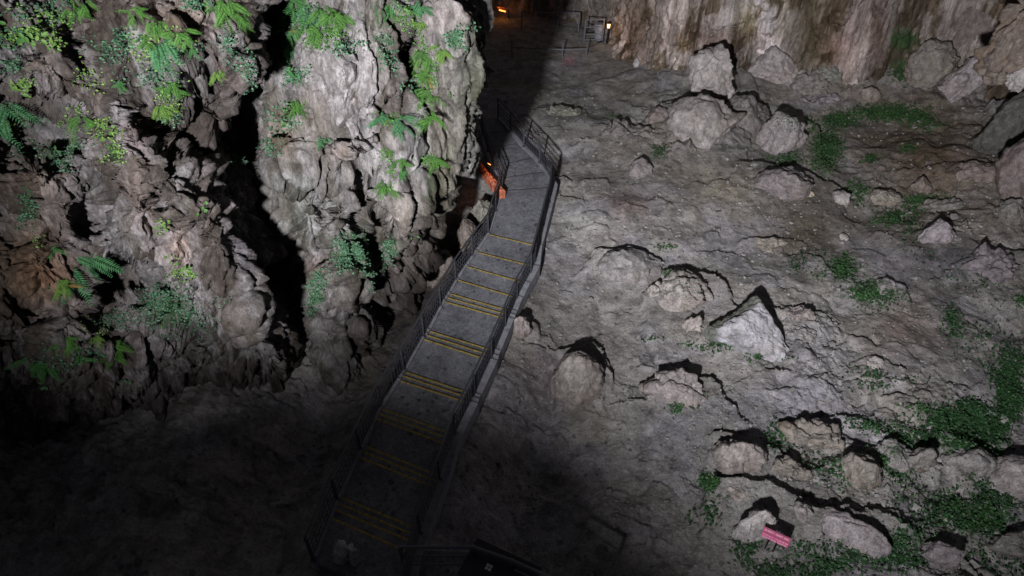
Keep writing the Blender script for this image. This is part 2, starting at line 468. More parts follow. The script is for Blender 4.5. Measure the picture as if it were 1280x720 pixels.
def floor_detail(x, y):
    P = np.stack([x, y, np.zeros_like(x)], 1)
    wx = x + 0.20 * vnoise(P * 1.1, 31) + 0.10 * vnoise(P * 3.1, 32) + 0.03 * vnoise(P * 9, 36)
    wy = y + 0.20 * vnoise(P * 1.1 + 9, 33) + 0.10 * vnoise(P * 3.1 + 9, 34) + 0.03 * vnoise(P * 9 + 4, 37)
    D = np.zeros_like(x)

    def slab(cx, cy, R, H, ang, length):
        nonlocal D
        m = np.where((np.abs(x - cx) < R * 1.6 + .4) & (y < cy + R + .6) & (y > cy - length - R - .6))[0] if True else None
        if len(m) == 0: return
        ux = wx[m] - cx; uy = wy[m] - cy
        ca, sa = math.cos(ang), math.sin(ang)
        u = ux * ca + uy * sa; v = -ux * sa + uy * ca
        q = np.clip(1 - (u / R) ** 2, 0, 1)
        ve = 0.55 * R * (np.sqrt(q) - 1)
        s = ve - v                                   # distance behind the far edge
        prof = ss(-0.12, 0.07, s) * np.clip(1 - np.clip(s, 0, None) / length, 0, 1) ** 1.3 * ss(0, 0.25, q)
        D[m] = np.maximum(D[m], H * prof)

    for (px, py, wpx, H) in SLABS:
        c = hit(px, py); z = project(c)[2]
        R = wpx / 2 / FPX * z
        slab(c[0], c[1] - 0.2 * R, R, H * 0.68, random.uniform(-0.5, 0.3), R * 2.2)
    for (px, py, wpx, H) in SKIRTS:
        c = hit(px, py); z = project(c)[2]
        R = wpx / 2 / FPX * z
        slab(c[0], c[1], R, H * 0.55, random.uniform(-0.4, 0.2), R * 2.6)
    for _ in range(520):                              # small broken edges all over
        py = random.uniform(60, 740); px = random.uniform(560, 1330)
        c = at_z(px, py)
        R = random.uniform(0.10, 0.55) * (1 + random.random() * 0.6)
        slab(c[0], c[1], R, random.uniform(0.03, 0.11), random.uniform(-0.9, 0.5), R * random.uniform(1.2, 3))
    # rougher ground to the lower right and by the wall, smooth trodden clay in the middle
    rough = 0.25 + 0.75 * np.clip(ss(6, 9, x - 0.0 * y) * ss(19, 14, y) + ss(25, 29, y) * ss(4, 7, x) + ss(13, 17, x) + ss(-2, -5, x), 0, 1)
    rough = np.where((y > 34) & (x < 8), 0.15, rough)
    n1 = fbm(P * 0.9, 3, 0.5, 41)
    n2 = fbm(P * 3.0, 4, 0.55, 43, ridged=True)
    n3 = fbm(P * 11.0, 3, 0.55, 47)
    D += 0.10 * n1 * (0.4 + rough) + 0.030 * (n2 - 0.4) * rough * ss(-.2, .5, vnoise(P * .5, 49)) + 0.010 * n3 * (0.4 + rough)
    # broken, stepped rock in the rough zones
    zone = ss(0.35, 0.8, rough) * ss(-.25, .25, vnoise(P * .33 + 3, 53))
    Wp = np.stack([wx + .12 * vnoise(P * 4, 54), (wy + .12 * vnoise(P * 4 + 7, 55)) * 1.4, np.zeros_like(x)], 1)
    G1, G2, _, GI = worley(Wp * 1.5, 56)
    D += zone * (0.16 * (GI - .5) * ss(0, .07, G2 - G1) - 0.05 * ss(.06, 0, G2 - G1))
    G1, G2, _, GI = worley(Wp * 4.5, 57)
    D += (0.12 + zone) * 0.05 * (GI - .5) * ss(0, .10, G2 - G1)
    D += 0.012 * fbm(P * 24.0, 2, 0.6, 58)
    # small pits and footmarks
    F1, F2, _, ID = worley(np.stack([x * 1.7, y * 1.7, np.zeros_like(x)], 1), 51)
    D -= 0.05 * ss(0.16, 0.05, F1) * (ID > 0.45)
    return D


def floor_color(x, y, px, py):
    P = np.stack([x, y, np.zeros_like(x)], 1)
    n = 0.5 + 0.5 * vnoise(P * 0.35, 61)
    n2 = 0.5 + 0.5 * vnoise(P * 0.9, 62)
    t = np.ones((len(x), 3))
    t *= (0.86 + 0.28 * n)[:, None]
    lil = ss(0.45, 0.8, n2)[:, None]
    t = t * (1 - lil) + t * np.array([0.98, 0.98, 1.06]) * lil
    brown = (ss(0.5, 0.85, 0.5 + 0.5 * vnoise(P * 0.6 + 20, 63)) * ss(560, 950, px) * ss(420, 250, py))[:, None]
    t = t * (1 - 0.4 * brown) + t * np.array([0.85, 0.76, 0.62]) * 0.4 * brown
    for (a, b, r, c) in [(1190, 325, 48, (0.42, 0.42, 0.52)), (785, 255, 26, (0.75, 0.62, 0.6)), (745, 300, 70, (1.18, 1.18, 1.2)), (715, 265, 40, (1.12, 1.15, 1.14)),
                         (860, 295, 90, (1.3, 1.3, 1.34)), (1010, 275, 50, (.72, .66, .56)), (1120, 160, 90, (.72, .64, .56)), (1180, 230, 80, (.75, .66, .58)),
                         (900, 235, 50, (1.1, 1.05, .9)), (1000, 300, 30, (.66, .62, .55)), (1130, 410, 46, (.8, .7, .62)), (850, 550, 50, (.9, .92, 1.06)),
                         (550, 330, 70, (.26, .22, .2)), (515, 390, 60, (.26, .22, .2)), (560, 300, 50, (.3, .25, .23)), (600, 290, 34, (.4, .34, .32)), (480, 440, 60, (.4, .36, .34)), (1160, 190, 60, (.7, .62, .52)), (735, 300, 22, (1.1, 1.1, 1.1)), (711, 76, 8, (1.3, .7, .8)), (1000, 500, 60, (.85, .85, 1.05)),  # dark brown patches left of the walkway also carry the overhang's shade
                         (1170, 410, 40, (1, .96, 1.03)), (1100, 330, 40, (1.08, 1.06, 1.12)), (630, 350, 50, (.8, .8, .85)), (700, 470, 50, (.8, .72, .72))]:
        k = (0.9 * np.exp(-((px - a) ** 2 + ((py - b) * 1.4) ** 2) / (r * r) * (1 + 0.5 * vnoise(P * 1.7, 64))))[:, None]
        t = t * (1 - k) + t * np.array(c) * k
    spot_ = ss(0.55, 0.8, 0.5 + 0.5 * fbm(P * 2.2, 3, 0.6, 65))[:, None]
    t = t * (1 - 0.30 * spot_)
    return t


# ------------------------------------------------------------------ floor mesh
NC, NR = 880, 620
vr = np.linspace(-60, 800, NR)                       # photograph rows give an even spacing on the ground
yy = np.array([at_z(640, r, 0)[1] for r in vr])
yy = np.concatenate([[60, 54], yy, [3.0, 0.0, -6]])
rows = len(yy)
uu = np.linspace(-1, 1, NC)
half = 0.78 * np.hypot(yy, 15.6) * 1.12 + 1.5
half[-3:] = half[-4]
X = uu[None, :] * half[:, None] + 2.0
Y = np.repeat(yy[:, None], NC, 1)
xf, yf = X.ravel(), Y.ravel()
Zb = base_h(xf, yf)
Zf = Zb + floor_detail(xf, yf)
FV = np.stack([xf, yf, Zf], 1)
idx = np.arange(rows * NC).reshape(rows, NC)
FF = np.stack([idx[:-1, :-1].ravel(), idx[1:, :-1].ravel(), idx[1:, 1:].ravel(), idx[:-1, 1:].ravel()], 1)
zsafe = np.maximum((FV - CAMP) @ FW, 0.5)
fpx = 640 + FPX * xf / zsafe
fpy = 360 - FPX * ((FV - CAMP) @ UPV) / zsafe

FLOOR_MOSS = [  # px,py,rx,ry, strength
    (1110, 140, 60, 14, 1), (1055, 150, 30, 14, 1), (1150, 150, 30, 14, .9), (1035, 185, 24, 34, 1), (1128, 50, 22, 14, 1), (1128, 90, 22, 20, .9), (1175, 205, 18, 8, .5),
    (990, 200, 20, 14, .9), (1088, 198, 12, 8, .9), (1135, 185, 18, 8, .7), (1155, 250, 34, 9, .9), (1120, 268, 34, 14, .8), (1070, 240, 22, 18, .8),
    (1055, 335, 26, 22, .9), (1090, 365, 40, 18, .9), (1140, 278, 14, 16, .7), (1190, 400, 18, 26, .7), (1195, 535, 46, 34, 1), (1262, 490, 26, 46, 1), (1240, 540, 30, 40, .9),
    (1275, 375, 14, 10, .9), (1225, 640, 50, 40, .8), (1130, 560, 36, 34, .6), (1000, 700, 60, 22, .6), (1100, 690, 50, 26, .6), (825, 190, 14, 10, .8), (832, 310, 14, 6, .5),
    (1000, 330, 20, 20, .3), (900, 430, 40, 8, .3), (1095, 475, 34, 14, .3), (765, 145, 12, 6, .4), (1230, 700, 40, 20, .6), (1240, 430, 40, 40, .25),
    (886, 600, 14, 16, 1), (870, 412, 10, 6, .5), (845, 510, 12, 10, .6), (1060, 585, 30, 30, .3),
]
moss = np.zeros(len(xf))
for (a, b, rx, ry, s) in FLOOR_MOSS:
    moss = np.maximum(moss, s * 0.62 * np.exp(-0.7 * (((fpx - a) / rx) ** 2 + ((fpy - b) / ry) ** 2)))
floor = mesh_np('cave_floor', FV, FF, M['floor'], attrs={'moss': moss}, colattr={'tint': floor_color(xf, yf, fpx, fpy)})
tag(floor, 'grey trodden clay and rock floor of the cave', kind='structure')


class Surf:
    """looks up surface points by photograph pixel (nearest to the camera wins)"""
    def __init__(self, V, px, py, cell=4.0, win=(-60, 1340, -60, 780)):
        d = np.linalg.norm(V - CAMP, axis=1)
        ok = (px > win[0]) & (px < win[1]) & (py > win[2]) & (py < win[3])
        self.V = V[ok]; self.d = d[ok]; self.cell = cell
        self.kx = ((px[ok] + 100) / cell).astype(int); self.ky = ((py[ok] + 100) / cell).astype(int)
        key = self.ky * 1000 + self.kx
        order = np.lexsort((self.d, key))
        k, first = np.unique(key[order], return_index=True)
        self.map = dict(zip(k.tolist(), order[first].tolist()))

    def get(self, px, py):
        kx = int((px + 100) / self.cell); ky = int((py + 100) / self.cell)
        best = None
        for r in range(0, 4):
            c = [self.map.get((ky + j) * 1000 + kx + i) for i in range(-r, r + 1) for j in range(-r, r + 1)]
            c = [i for i in c if i is not None]
            if c:
                best = min(c, key=lambda i: self.d[i]) if r == 0 else c[0]
                return self.V[best]
        return None


SF = Surf(FV, fpx, fpy)


# ------------------------------------------------------------------ rock walls
def interp_edges(pts, t):
    pts = np.array(pts, float)
    return np.interp(t, pts[:, 1], pts[:, 0])


def wall_mesh(name, left, right, py0, py1, nc, nr, hfun, curl, mat, seed, feats, dispf, mossl, tintf):
    """free-standing rock face: rows run down the face, the right edge rolls back into depth"""
    tr = np.linspace(py0, py1, nr)
    L = interp_edges(left, tr); R = interp_edges(right, tr)
    ncurl = int(nc * 0.16)
    s = np.concatenate([np.linspace(0, 1, nc - ncurl), np.ones(ncurl)])
    cb = np.concatenate([np.zeros(nc - ncurl), np.linspace(0, 1, ncurl + 1)[1:]])
    PX = L[:, None] + (R - L)[:, None] * s[None, :]
    PY = np.repeat(tr[:, None], nc, 1)
    H = hfun(PX, PY)
    # roll-off close to the right edge, then the flank running back
    dist = (R[:, None] - PX)
    H = H + curl[0] * np.clip(1 - dist / curl[1], 0, 1) ** 2.2
    for (a, b, r, amp) in feats:
        e = 0.0 if not isinstance(r, tuple) else 1
        rx, ry = r if e else (r, r)
        H = H - amp * np.exp(-(((PX - a) / rx) ** 2 + ((PY - b) / ry) ** 2))
    P = at_h(PX.ravel(), PY.ravel(), H.ravel()).reshape(nr, nc, 3)
    P[:, :, 1] += cb[None, :] * curl[2]
    P[:, :, 0] -= (cb[None, :] ** 1.5) * curl[3]
    # normals
    def nrm(P):
        du = np.gradient(P, axis=1); dv = np.gradient(P, axis=0)
        n = np.cross(du, dv); n /= (np.linalg.norm(n, axis=2, keepdims=True) + 1e-9)
        f = np.sign((n * (CAMP - P)).sum(2).mean())
        return n * f
    n = nrm(P)
    for _ in range(6):
        n[1:-1, 1:-1] = (n[:-2, 1:-1] + n[2:, 1:-1] + n[1:-1, :-2] + n[1:-1, 2:]) / 4
    n /= (np.linalg.norm(n, axis=2, keepdims=True) + 1e-9)
    Pf = P.reshape(-1, 3)
    q = dispf(Pf, PX.ravel(), PY.ravel())
    Pf = Pf + n.reshape(-1, 3) * q[:, None]
    if dispf is disp_a or dispf is disp_b:
        P2 = Pf.reshape(nr, nc, 3); n2 = nrm(P2).reshape(-1, 3)
        F1, F2, _, _ = worley(Pf * np.array([8, 8, 6.5]), seed + 90)
        gate = 0.4 + 0.6 * ss(-0.3, 0.3, vnoise(Pf * 0.8, seed + 93))
        Pf = Pf + n2 * (((0.5 - F1) * (0.075 if dispf is disp_a else 0.035) * gate) + 0.018 * fbm(Pf * 16, 2, 0.6, seed + 95))[:, None]
    qx, qy, _ = project(Pf)
    mo = np.zeros(len(Pf))
    for (a, b, rx, ry, st) in mossl:
        mo = np.maximum(mo, st * 0.62 * np.exp(-0.7 * (((qx - a) / rx) ** 2 + ((qy - b) / ry) ** 2)))
    idx = np.arange(nr * nc).reshape(nr, nc)
    F = np.stack([idx[:-1, :-1].ravel(), idx[1:, :-1].ravel(), idx[1:, 1:].ravel(), idx[:-1, 1:].ravel()], 1)
    o = mesh_np(name, Pf, F, mat, attrs={'moss': mo}, colattr={'tint': tintf(Pf, qx, qy)})
    return o, Surf(Pf, qx, qy)


def drips(P, sc_xy, sc_z, seed, warp=0.35):
    """hanging lobes: elongated downwards, swelling towards their tips, cut back sharply beneath"""
    W = P + warp * np.stack([vnoise(P * 0.8, seed + 5), vnoise(P * 0.8 + 7, seed + 6), 0.6 * vnoise(P * 0.8 + 13, seed + 7)], 1) \
          + 0.25 * warp * np.stack([vnoise(P * 3.1, seed + 8), vnoise(P * 3.1 + 7, seed + 9), vnoise(P * 3.1 + 13, seed + 10)], 1)
    F1, F2, DZ, ID = worley(W * np.array([sc_xy, sc_xy, sc_z]), seed)
    dome = np.sqrt(np.clip(1 - (F1 / 0.95) ** 2, 0, 1))
    crease = ss(0.0, 0.22, F2 - F1)
    tip = np.clip(0.25 - DZ, 0, 1)
    gate = ss(-0.35, 0.25, vnoise(P * 0.7 + 3, seed + 12))
    return dome * (0.5 + 0.8 * tip) * (0.3 + 0.7 * crease) * (0.5 + ID) - 0.45 * gate * (1 - ss(0.0, 0.13, F2 - F1))


def disp_a(P, px, py):
    big = 0.42 * fbm(P * np.array([0.55, 0.55, 0.35]), 3, 0.5, 101)
    d1 = 0.46 * drips(P, 0.85, 0.38, 111, 0.6)
    d2 = 0.27 * drips(P, 2.2, 1.2, 121, 0.2)
    fl = 0.06 * fbm(P * np.array([5, 5, 1.6]), 3, 0.6, 131, ridged=True)
    fine = (0.02 + 0.07 * ss(-.2, .4, vnoise(P * 0.55, 143))) * fbm(P * np.array([5.0, 5.0, 3.0]), 5, 0.66, 141)
    return big + d1 + d2 + fl + fine - 0.35


def disp_b(P, px, py):
    big = 0.38 * fbm(P * np.array([0.5, 0.5, 0.25]), 3, 0.5, 201)
    plate = np.exp(-((px - 432) / 72) ** 2 - ((py - 112) / 62) ** 2) + 0.8 * np.exp(-((px - 592) / 34) ** 2 - ((py - 140) / 80) ** 2)
    plate = np.clip(plate * 1.4, 0, 1)
    d1 = 0.62 * drips(P, 0.72, 0.24, 211, 0.5) * (1 - 0.85 * plate)
    tips = ss(130, 230, py)
    d2 = 0.34 * drips(P, 1.9, 0.7, 221, 0.3) * (0.3 + 0.7 * tips) * (1 - 0.8 * plate)
    # flat folded plates on the bright upper face
    Q = P + 0.35 * np.stack([vnoise(P * 0.7, 235), vnoise(P * 0.7 + 5, 236), vnoise(P * 0.7 + 9, 237)], 1)
    fold = fbm(Q * np.array([2.1, 2.1, 0.35]), 4, 0.55, 231, ridged=True)
    groove = np.abs(vnoise(Q * np.array([1.5, 1.5, 0.42]), 239))
    fine = 0.03 * fbm(P * np.array([7, 7, 3]), 4, 0.66, 241)
    return big + d1 + d2 + fold * (0.13 + 0.06 * plate) - 0.28 * ss(0.10, 0.0, groove) * (0.4 + 0.6 * plate) + 0.2 * plate + fine - 0.35


def disp_back(P, px, py):
    big = 0.55 * fbm(P * np.array([0.35, 0.35, 0.15]), 3, 0.5, 301)
    d1 = 0.30 * drips(P, 0.8, 0.25, 311, 0.4)
    fold = 0.14 * fbm(P * np.array([1.8, 1.8, 0.22]), 4, 0.6, 321, ridged=True)
    rough = 0.12 * fbm(P * np.array([2.5, 2.5, 1.8]), 4, 0.6, 331) * (0.3 + 0.7 * ss(5.5, 2.0, P[:, 2]))
    return big + d1 + fold + rough


def tint_a(P, px, py):
    n = vnoise(P * 0.6, 151)
    t = np.ones((len(P), 3)) * (0.95 + 0.2 * n)[:, None]
    t = t * (1 - 0.55 * ss(0.15, 0.5, fbm(P * np.array([1.3, 1.3, 0.6]) + 4, 5, 0.6, 157)))[:, None] ** np.array([1.0, 1.12, 1.3])
    pale = (ss(0.1, 0.7, fbm(P * np.array([1.0, 1.0, 0.4]), 3, 0.5, 153)))[:, None]
    t = t * (1 - pale) + t * np.array([1.35, 1.3, 1.32]) * pale
    for (a, b, rx, ry, c) in [(35, 330, 45, 60, (0.95, .74, .5)), (70, 350, 30, 24, (1.7, 1.3, 1.0)), (225, 25, 40, 22, (1.0, .82, .62)), (172, 165, 16, 18, (1.35, 1.1, 1.05)),
                              (225, 310, 14, 26, (1.3, 1.05, .85)), (170, 230, 16, 50, (1.35, 1.3, 1.3)), (290, 310, 45, 60, (.95, .92, 1.0)), (120, 20, 30, 50, (.6, .5, .45)),
                              (40, 225, 30, 18, (1.3, 1.15, 1.0)), (110, 490, 60, 40, (.75, .7, .66)), (240, 155, 52, 40, (.42, .35, .3)), (290, 175, 36, 50, (.4, .34, .3)), (285, 100, 24, 30, (.7, .6, .52)), (20, 200, 30, 40, (.6, .52, .48)), (25, 350, 40, 60, (.75, .6, .45)), (260, 490, 130, 60, (.45, .42, .43)), (50, 520, 60, 40, (.5, .48, .45))]:  # dark brown by the gap puts the hollow's shade into the tint
        k = (0.9 * np.exp(-(((px - a) / rx) ** 2 + ((py - b) / ry) ** 2)))[:, None]
        t = t * (1 - k) + t * np.array(c) * k
    return t


def tint_b(P, px, py):
    t = np.ones((len(P), 3)) * (0.95 + 0.2 * vnoise(P * 0.6, 251))[:, None]
    t = t * (1 - 0.5 * ss(0.15, 0.5, fbm(P * np.array([1.5, 1.5, 0.35]) + 4, 5, 0.6, 257)))[:, None] ** np.array([1.0, 1.08, 1.25])
    for (a, b, rx, ry, c) in [(430, 125, 75, 75, (1.45, 1.4, 1.42)), (350, 165, 20, 30, (1.3, 1.15, .95)), (600, 110, 34, 100, (.62, .68, .56)), (555, 240, 20, 60, (.72, .72, .55)),
                              (365, 235, 20, 14, (1.3, 1.4, 1.35)), (570, 20, 40, 26, (1.15, 1.05, 1.05)), (500, 90, 22, 60, (.55, .5, .5)), (425, 190, 14, 10, (1.15, 1.0, .92)), (550, 320, 40, 60, (.36, .31, .29)), (525, 380, 40, 60, (.34, .29, .27)), (470, 420, 70, 40, (.5, .46, .45)),  # dark lower right: brown rock plus overhang shade put into the tint
                              (375, 270, 16, 30, (1.1, 1.2, 1.1)), (500, 270, 26, 40, (1.15, 1.08, 1.0)), (540, 350, 60, 60, (.7, .65, .6)), (440, 400, 90, 60, (.85, .82, .85)),
                              (400, 335, 15, 14, (1.35, 1.1, 1.05))]:
        k = (0.9 * np.exp(-(((px - a) / rx) ** 2 + ((py - b) / ry) ** 2)))[:, None]
        t = t * (1 - k) + t * np.array(c) * k
    return t


def tint_back(P, px, py):
    n = vnoise(P * np.array([0.8, 0.8, 0.12]), 351)
    t = np.ones((len(P), 3)) * (0.9 + 0.25 * n)[:, None]
    t = t * (1 - 0.6 * ss(0.1, 0.55, fbm(P * np.array([.9, .9, 0.4]) + 4, 5, 0.62, 357)))[:, None] ** np.array([1.0, 1.15, 1.45])
    t = t * (1 + 0.7 * ss(0.35, 0.65, vnoise(P * np.array([1.6, 1.6, 0.12]), 358)))[:, None]
    for (a, b, rx, ry, c) in [(790, 40, 26, 60, (.78, .6, .5)), (953, 25, 13, 46, (2.3, 2.4, 2.6)), (850, 30, 40, 50, (1.1, 1.02, 1.0)), (1018, 40, 24, 60, (.38, .32, .2)),
                              (935, 30, 12, 24, (.85, .8, .5)), (905, 50, 60, 14, (.6, .5, .48)), (1098, 40, 16, 70, (.45, .33, .28)), (1060, 40, 20, 60, (1.2, 1.05, 1.05)),
                              (1160, 30, 40, 40, (.72, .68, .68)), (925, 95, 16, 40, (.4, .35, .35)), (1270, 40, 20, 60, (1.1, .85, .72)), (1250, 150, 30, 80, (.5, .45, .45)),
                              (855, 55, 12, 10, (.7, .62, .4)), (700, 5, 60, 40, (.5, .5, .5)), (1040, 62, 20, 24, (1.3, 1.1, 1.05))]:
        k = (0.92 * np.exp(-(((px - a) / rx) ** 2 + ((py - b) / ry) ** 2)))[:, None]
        t = t * (1 - k) + t * np.array(c) * k
    return t


def grid_h(xs, ys, vals):
    xs = np.array(xs, float); ys = np.array(ys, float); vals = np.array(vals, float)

    def f(PX, PY):
        ix = np.interp(PX, xs, np.arange(len(xs))); iy = np.interp(PY, ys, np.arange(len(ys)))
        x0 = np.clip(np.floor(ix).astype(int), 0, len(xs) - 2); y0 = np.clip(np.floor(iy).astype(int), 0, len(ys) - 2)
        tx = ix - x0; ty = iy - y0
        tx = tx * tx * (3 - 2 * tx); ty = ty * ty * (3 - 2 * ty)
        return (vals[y0, x0] * (1 - tx) * (1 - ty) + vals[y0, x0 + 1] * tx * (1 - ty) + vals[y0 + 1, x0] * (1 - tx) * ty + vals[y0 + 1, x0 + 1] * tx * ty)
    return f


MOSS_B = [(345, 40, 26, 34, .9), (375, 20, 40, 20, .8), (480, 20, 26, 20, .7), (485, 60, 16, 30, .6), (570, 50, 18, 16, .7), (445, 312, 30, 30, .9), (395, 365, 16, 24, .8),
          (360, 150, 22, 16, .5), (490, 310, 16, 16, .7), (555, 200, 18, 30, .4), (540, 230, 10, 40, .5), (600, 120, 20, 70, .3), (365, 95, 18, 20, .6), (420, 60, 30, 14, .4),
          (465, 330, 20, 30, .7), (520, 210, 20, 16, .4), (462, 100, 10, 30, .3)]
hb = grid_h([120, 260, 340, 450, 560, 640], [-140, 0, 100, 200, 300, 400, 480, 560],
            [[16.5, 15.6, 14.8, 14.3, 15.0, 16.2], [16.5, 15.6, 14.9, 14.3, 15.0, 16.0], [16.5, 15.7, 14.6, 14.0, 14.9, 15.8], [16.3, 15.6, 14.7, 14.1, 15.0, 16.0],
             [15.9, 15.4, 14.8, 14.2, 15.4, 17.0], [15.2, 14.8, 14.3, 13.9, 15.6, 17.5], [14.6, 14.2, 13.6, 13.2, 15.0, 17.5], [14, 13.6, 12.9, 12.6, 15.0, 17.5]])
EDGE_B = [(606, -140), (600, -60), (610, 0), (612, 22), (616, 32), (604, 48), (610, 66), (620, 88), (617, 114), (604, 130), (600, 155), (598, 180), (590, 205), (570, 230), (557, 250), (549, 275), (536, 305), (514, 345), (494, 385), (470, 420), (448, 450), (425, 560)]
FEAT_B = [(265, 190, (62, 60), -2.6), (305, 290, (42, 60), -1.8), (345, 395, (40, 50), -1.2), (350, 212, (10, 14), .4), (375, 205, (9, 16), .4), (400, 196, (9, 16), .4), (425, 200, (9, 16), .45), (447, 192, (8, 16), .45), (468, 176, (8, 14), .4), (486, 172, (7, 12), .4), (400, 234, (60, 12), -1.0), (475, 208, (36, 10), -.9), (507, 60, (12, 70), -1.0), (525, 150, (10, 50), -.7), (465, 300, (12, 50), -1.0), (405, 270, (8, 40), -.8), (350, 270, (16, 24), .4), (520, 350, (30, 50), -1.0), (430, 385, (60, 14), -.8), (520, 170, (22, 26), .35), (525, 225, (20, 22), .3), (430, 110, (60, 70), .5), (590, 80, (30, 60), .4), (510, 70, (14, 60), -.6), (335, 30, (14, 60), -1.2), (345, 120, (20, 40), .3), (500, 270, (26, 45), .7), (360, 205, (34, 22), .5),
          (455, 200, (30, 24), .3), (445, 250, (12, 40), -.4), (540, 270, (12, 60), -.4), (375, 270, (22, 45), .4), (420, 285, (20, 40), .5), (325, 330, (30, 60), -1.2), (480, 370, (30, 50), -.9),
          (435, 345, (24, 34), .6), (395, 420, (40, 30), .4), (555, 30, (30, 30), .4), (395, 60, (40, 30), .2)]
wb, SB = wall_mesh('middle_cave_wall', [(120, -140), (120, 560)], EDGE_B, -140, 560, 430, 520, hb, (0.9, 40, 6.0, 3.4), M['wall_b'], 200, FEAT_B, disp_b, MOSS_B, tint_b)
tag(wb, 'bright folded limestone wall with draped tips beside the walkway', kind='structure')

MOSS_A = [(20, 45, 30, 14, .6), (60, 55, 18, 10, .5), (75, 190, 26, 20, .8), (35, 255, 14, 24, .7), (212, 388, 34, 34, .85), (140, 190, 14, 18, .8), (180, 380, 22, 20, .6),
          (130, 165, 14, 18, .6), (240, 250, 8, 8, .5), (225, 345, 14, 14, .6), (205, 285, 8, 12, .5), (310, 200, 12, 16, .6), (130, 60, 24, 18, .5), (270, 60, 18, 20, .4), (310, 95, 10, 20, .6), (240, 5, 20, 8, .5)]
ha = grid_h([-160, -40, 60, 180, 300, 420], [-140, 0, 100, 200, 300, 400, 500, 600, 680],
            [[10.6, 11.0, 11.4, 11.7, 12.0, 12.6], [10.4, 10.9, 11.3, 11.6, 12.0, 12.6], [10.3, 10.8, 11.3, 11.4, 12.0, 12.6], [10.2, 10.6, 11.1, 11.1, 11.8, 12.6],
             [9.8, 10.2, 10.7, 10.9, 11.4, 12.4], [9.6, 9.9, 10.3, 10.9, 11.3, 12.2], [9.8, 9.9, 10.2, 11.2, 11.9, 12.4], [10.6, 10.8, 11.2, 12.0, 12.2, 12.4], [11, 11.2, 11.8, 12.4, 12.6, 12.6]])
EDGE_A = [(322, -140), (306, 0), (312, 50), (322, 100), (300, 140), (262, 160), (236, 180), (240, 205), (256, 225), (284, 258), (312, 325), (334, 400), (362, 440), (376, 480), (380, 540), (360, 620), (340, 680)]
FEAT_A = [(60, 175, (34, 18), -.3), (285, 205, (30, 34), -1.6), (245, 178, (34, 24), -1.8), (205, 152, (26, 20), -1.6), (320, 300, (16, 50), -.8), (60, 172, (46, 30), -1.2), (208, 165, (30, 26), -1.2), (106, 45, (16, 40), -1.6), (150, 350, (40, 22), -1.3), (115, 275, (16, 40), -.9), (10, 300, (22, 50), -.8), (255, 130, (40, 22), -.9), (235, 100, (50, 16), -.7), (130, 395, (18, 30), -.9), (25, 400, (30, 30), -.8), (330, 380, (16, 40), -.8), (205, 420, (60, 14), -1.0), (50, 95, (40, 30), .4), (25, 15, (40, 20), .35), (172, 165, (15, 22), .7), (172, 230, (16, 60), .5),
          (220, 280, (16, 50), .4), (275, 310, (34, 50), .4), (305, 380, (26, 40), .3), (45, 220, (30, 18), .5), (150, 340, (30, 20), -.6), (120, 260, (26, 40), -.1), (35, 330, (34, 40), .5),
          (105, 275, (10, 40), -.4), (250, 130, (40, 20), -.5), (270, 80, (20, 40), -.3), (210, 390, (34, 26), .3), (140, 470, (40, 40), .4), (220, 40, (40, 20), .4), (150, 140, (16, 30), .4),
          (10, 190, (20, 40), -.6), (235, 440, (50, 16), -.2), (70, 420, (40, 20), .3)]
wa, SA = wall_mesh('near_cave_wall', [(-160, -140), (-160, 680)], EDGE_A, -140, 680, 470, 560, ha, (0.8, 30, 3.2, 1.0), M['wall_a'], 100, FEAT_A, disp_a, MOSS_A, tint_a)
tag(wa, 'rough hanging limestone wall with ferns nearest the camera', kind='structure')

# unseen slab added below the camera to block the lamp from the lower frame
SB_PTS = [(-160, 530), (0, 510), (150, 480), (290, 445)]
edge = []
for (a, b) in SB_PTS:
    edge.append(at_h(a, b, 10.4))
for (a, b) in [(385, 410), (470, 390), (548, 372), (636, 408), (735, 470), (850, 550), (950, 655), (1040, 780)]:
    edge.append(at_z(a, b, 0.6))
ZS = 12.9
ev = []
for p in edge:
    t = (ZS - LAMP[2]) / (p[2] - LAMP[2]); ev.append(LAMP + (p - LAMP) * t)
ev = np.array(ev)
k = np.linspace(0, len(ev) - 1, 60)
ev = np.stack([np.interp(k, np.arange(len(ev)), ev[:, c]) for c in range(3)], 1)
ev[:, :2] += RNG.normal(0, .05, (60, 2))
poly = [tuple(p) for p in ev] + [(ev[-1][0] - .5, -9, ZS), (-14, -9, ZS), (ev[0][0] - 3, ev[0][1] - 1, ZS)]
bm = bmesh.new(); prism(bm, poly, 0.9)
bmesh.ops.triangulate(bm, faces=bm.faces)
sh = link_bm('light_blocker_shelf', bm, simple('light_blocker_rock', (.2, .18, .17), .9, 0, .4, 3, .5))
tag(sh, 'added light blocking rock slab under the viewpoint', kind='structure')

# back wall: runs along a ground line
BL = [(560, -8), (640, 8), (735, 18), (752, 34), (768, 58), (800, 82), (850, 98), (930, 104), (1010, 108), (1090, 110), (1150, 112), (1210, 122), (1262, 170), (1310, 250), (1420, 330)]
bp = np.array([at_z(a, b, 0.6)[:2] for a, b in BL])
seg = np.concatenate([[0], np.cumsum(np.hypot(*np.diff(bp, axis=0).T))])
nu, nv = 760, 250
us = np.linspace(0, seg[-1], nu)
BX = np.interp(us, seg, bp[:, 0]); BY = np.interp(us, seg, bp[:, 1])
for _ in range(12):
    BX[1:-1] = (BX[:-2] + 2 * BX[1:-1] + BX[2:]) / 4; BY[1:-1] = (BY[:-2] + 2 * BY[1:-1] + BY[2:]) / 4
hv = np.concatenate([np.linspace(-0.8, 7.5, nv - 30), np.linspace(7.5, 17, 31)[1:]])
tx = np.gradient(BX); ty = np.gradient(BY); tl = np.hypot(tx, ty)
nxw, nyw = ty / tl, -tx / tl
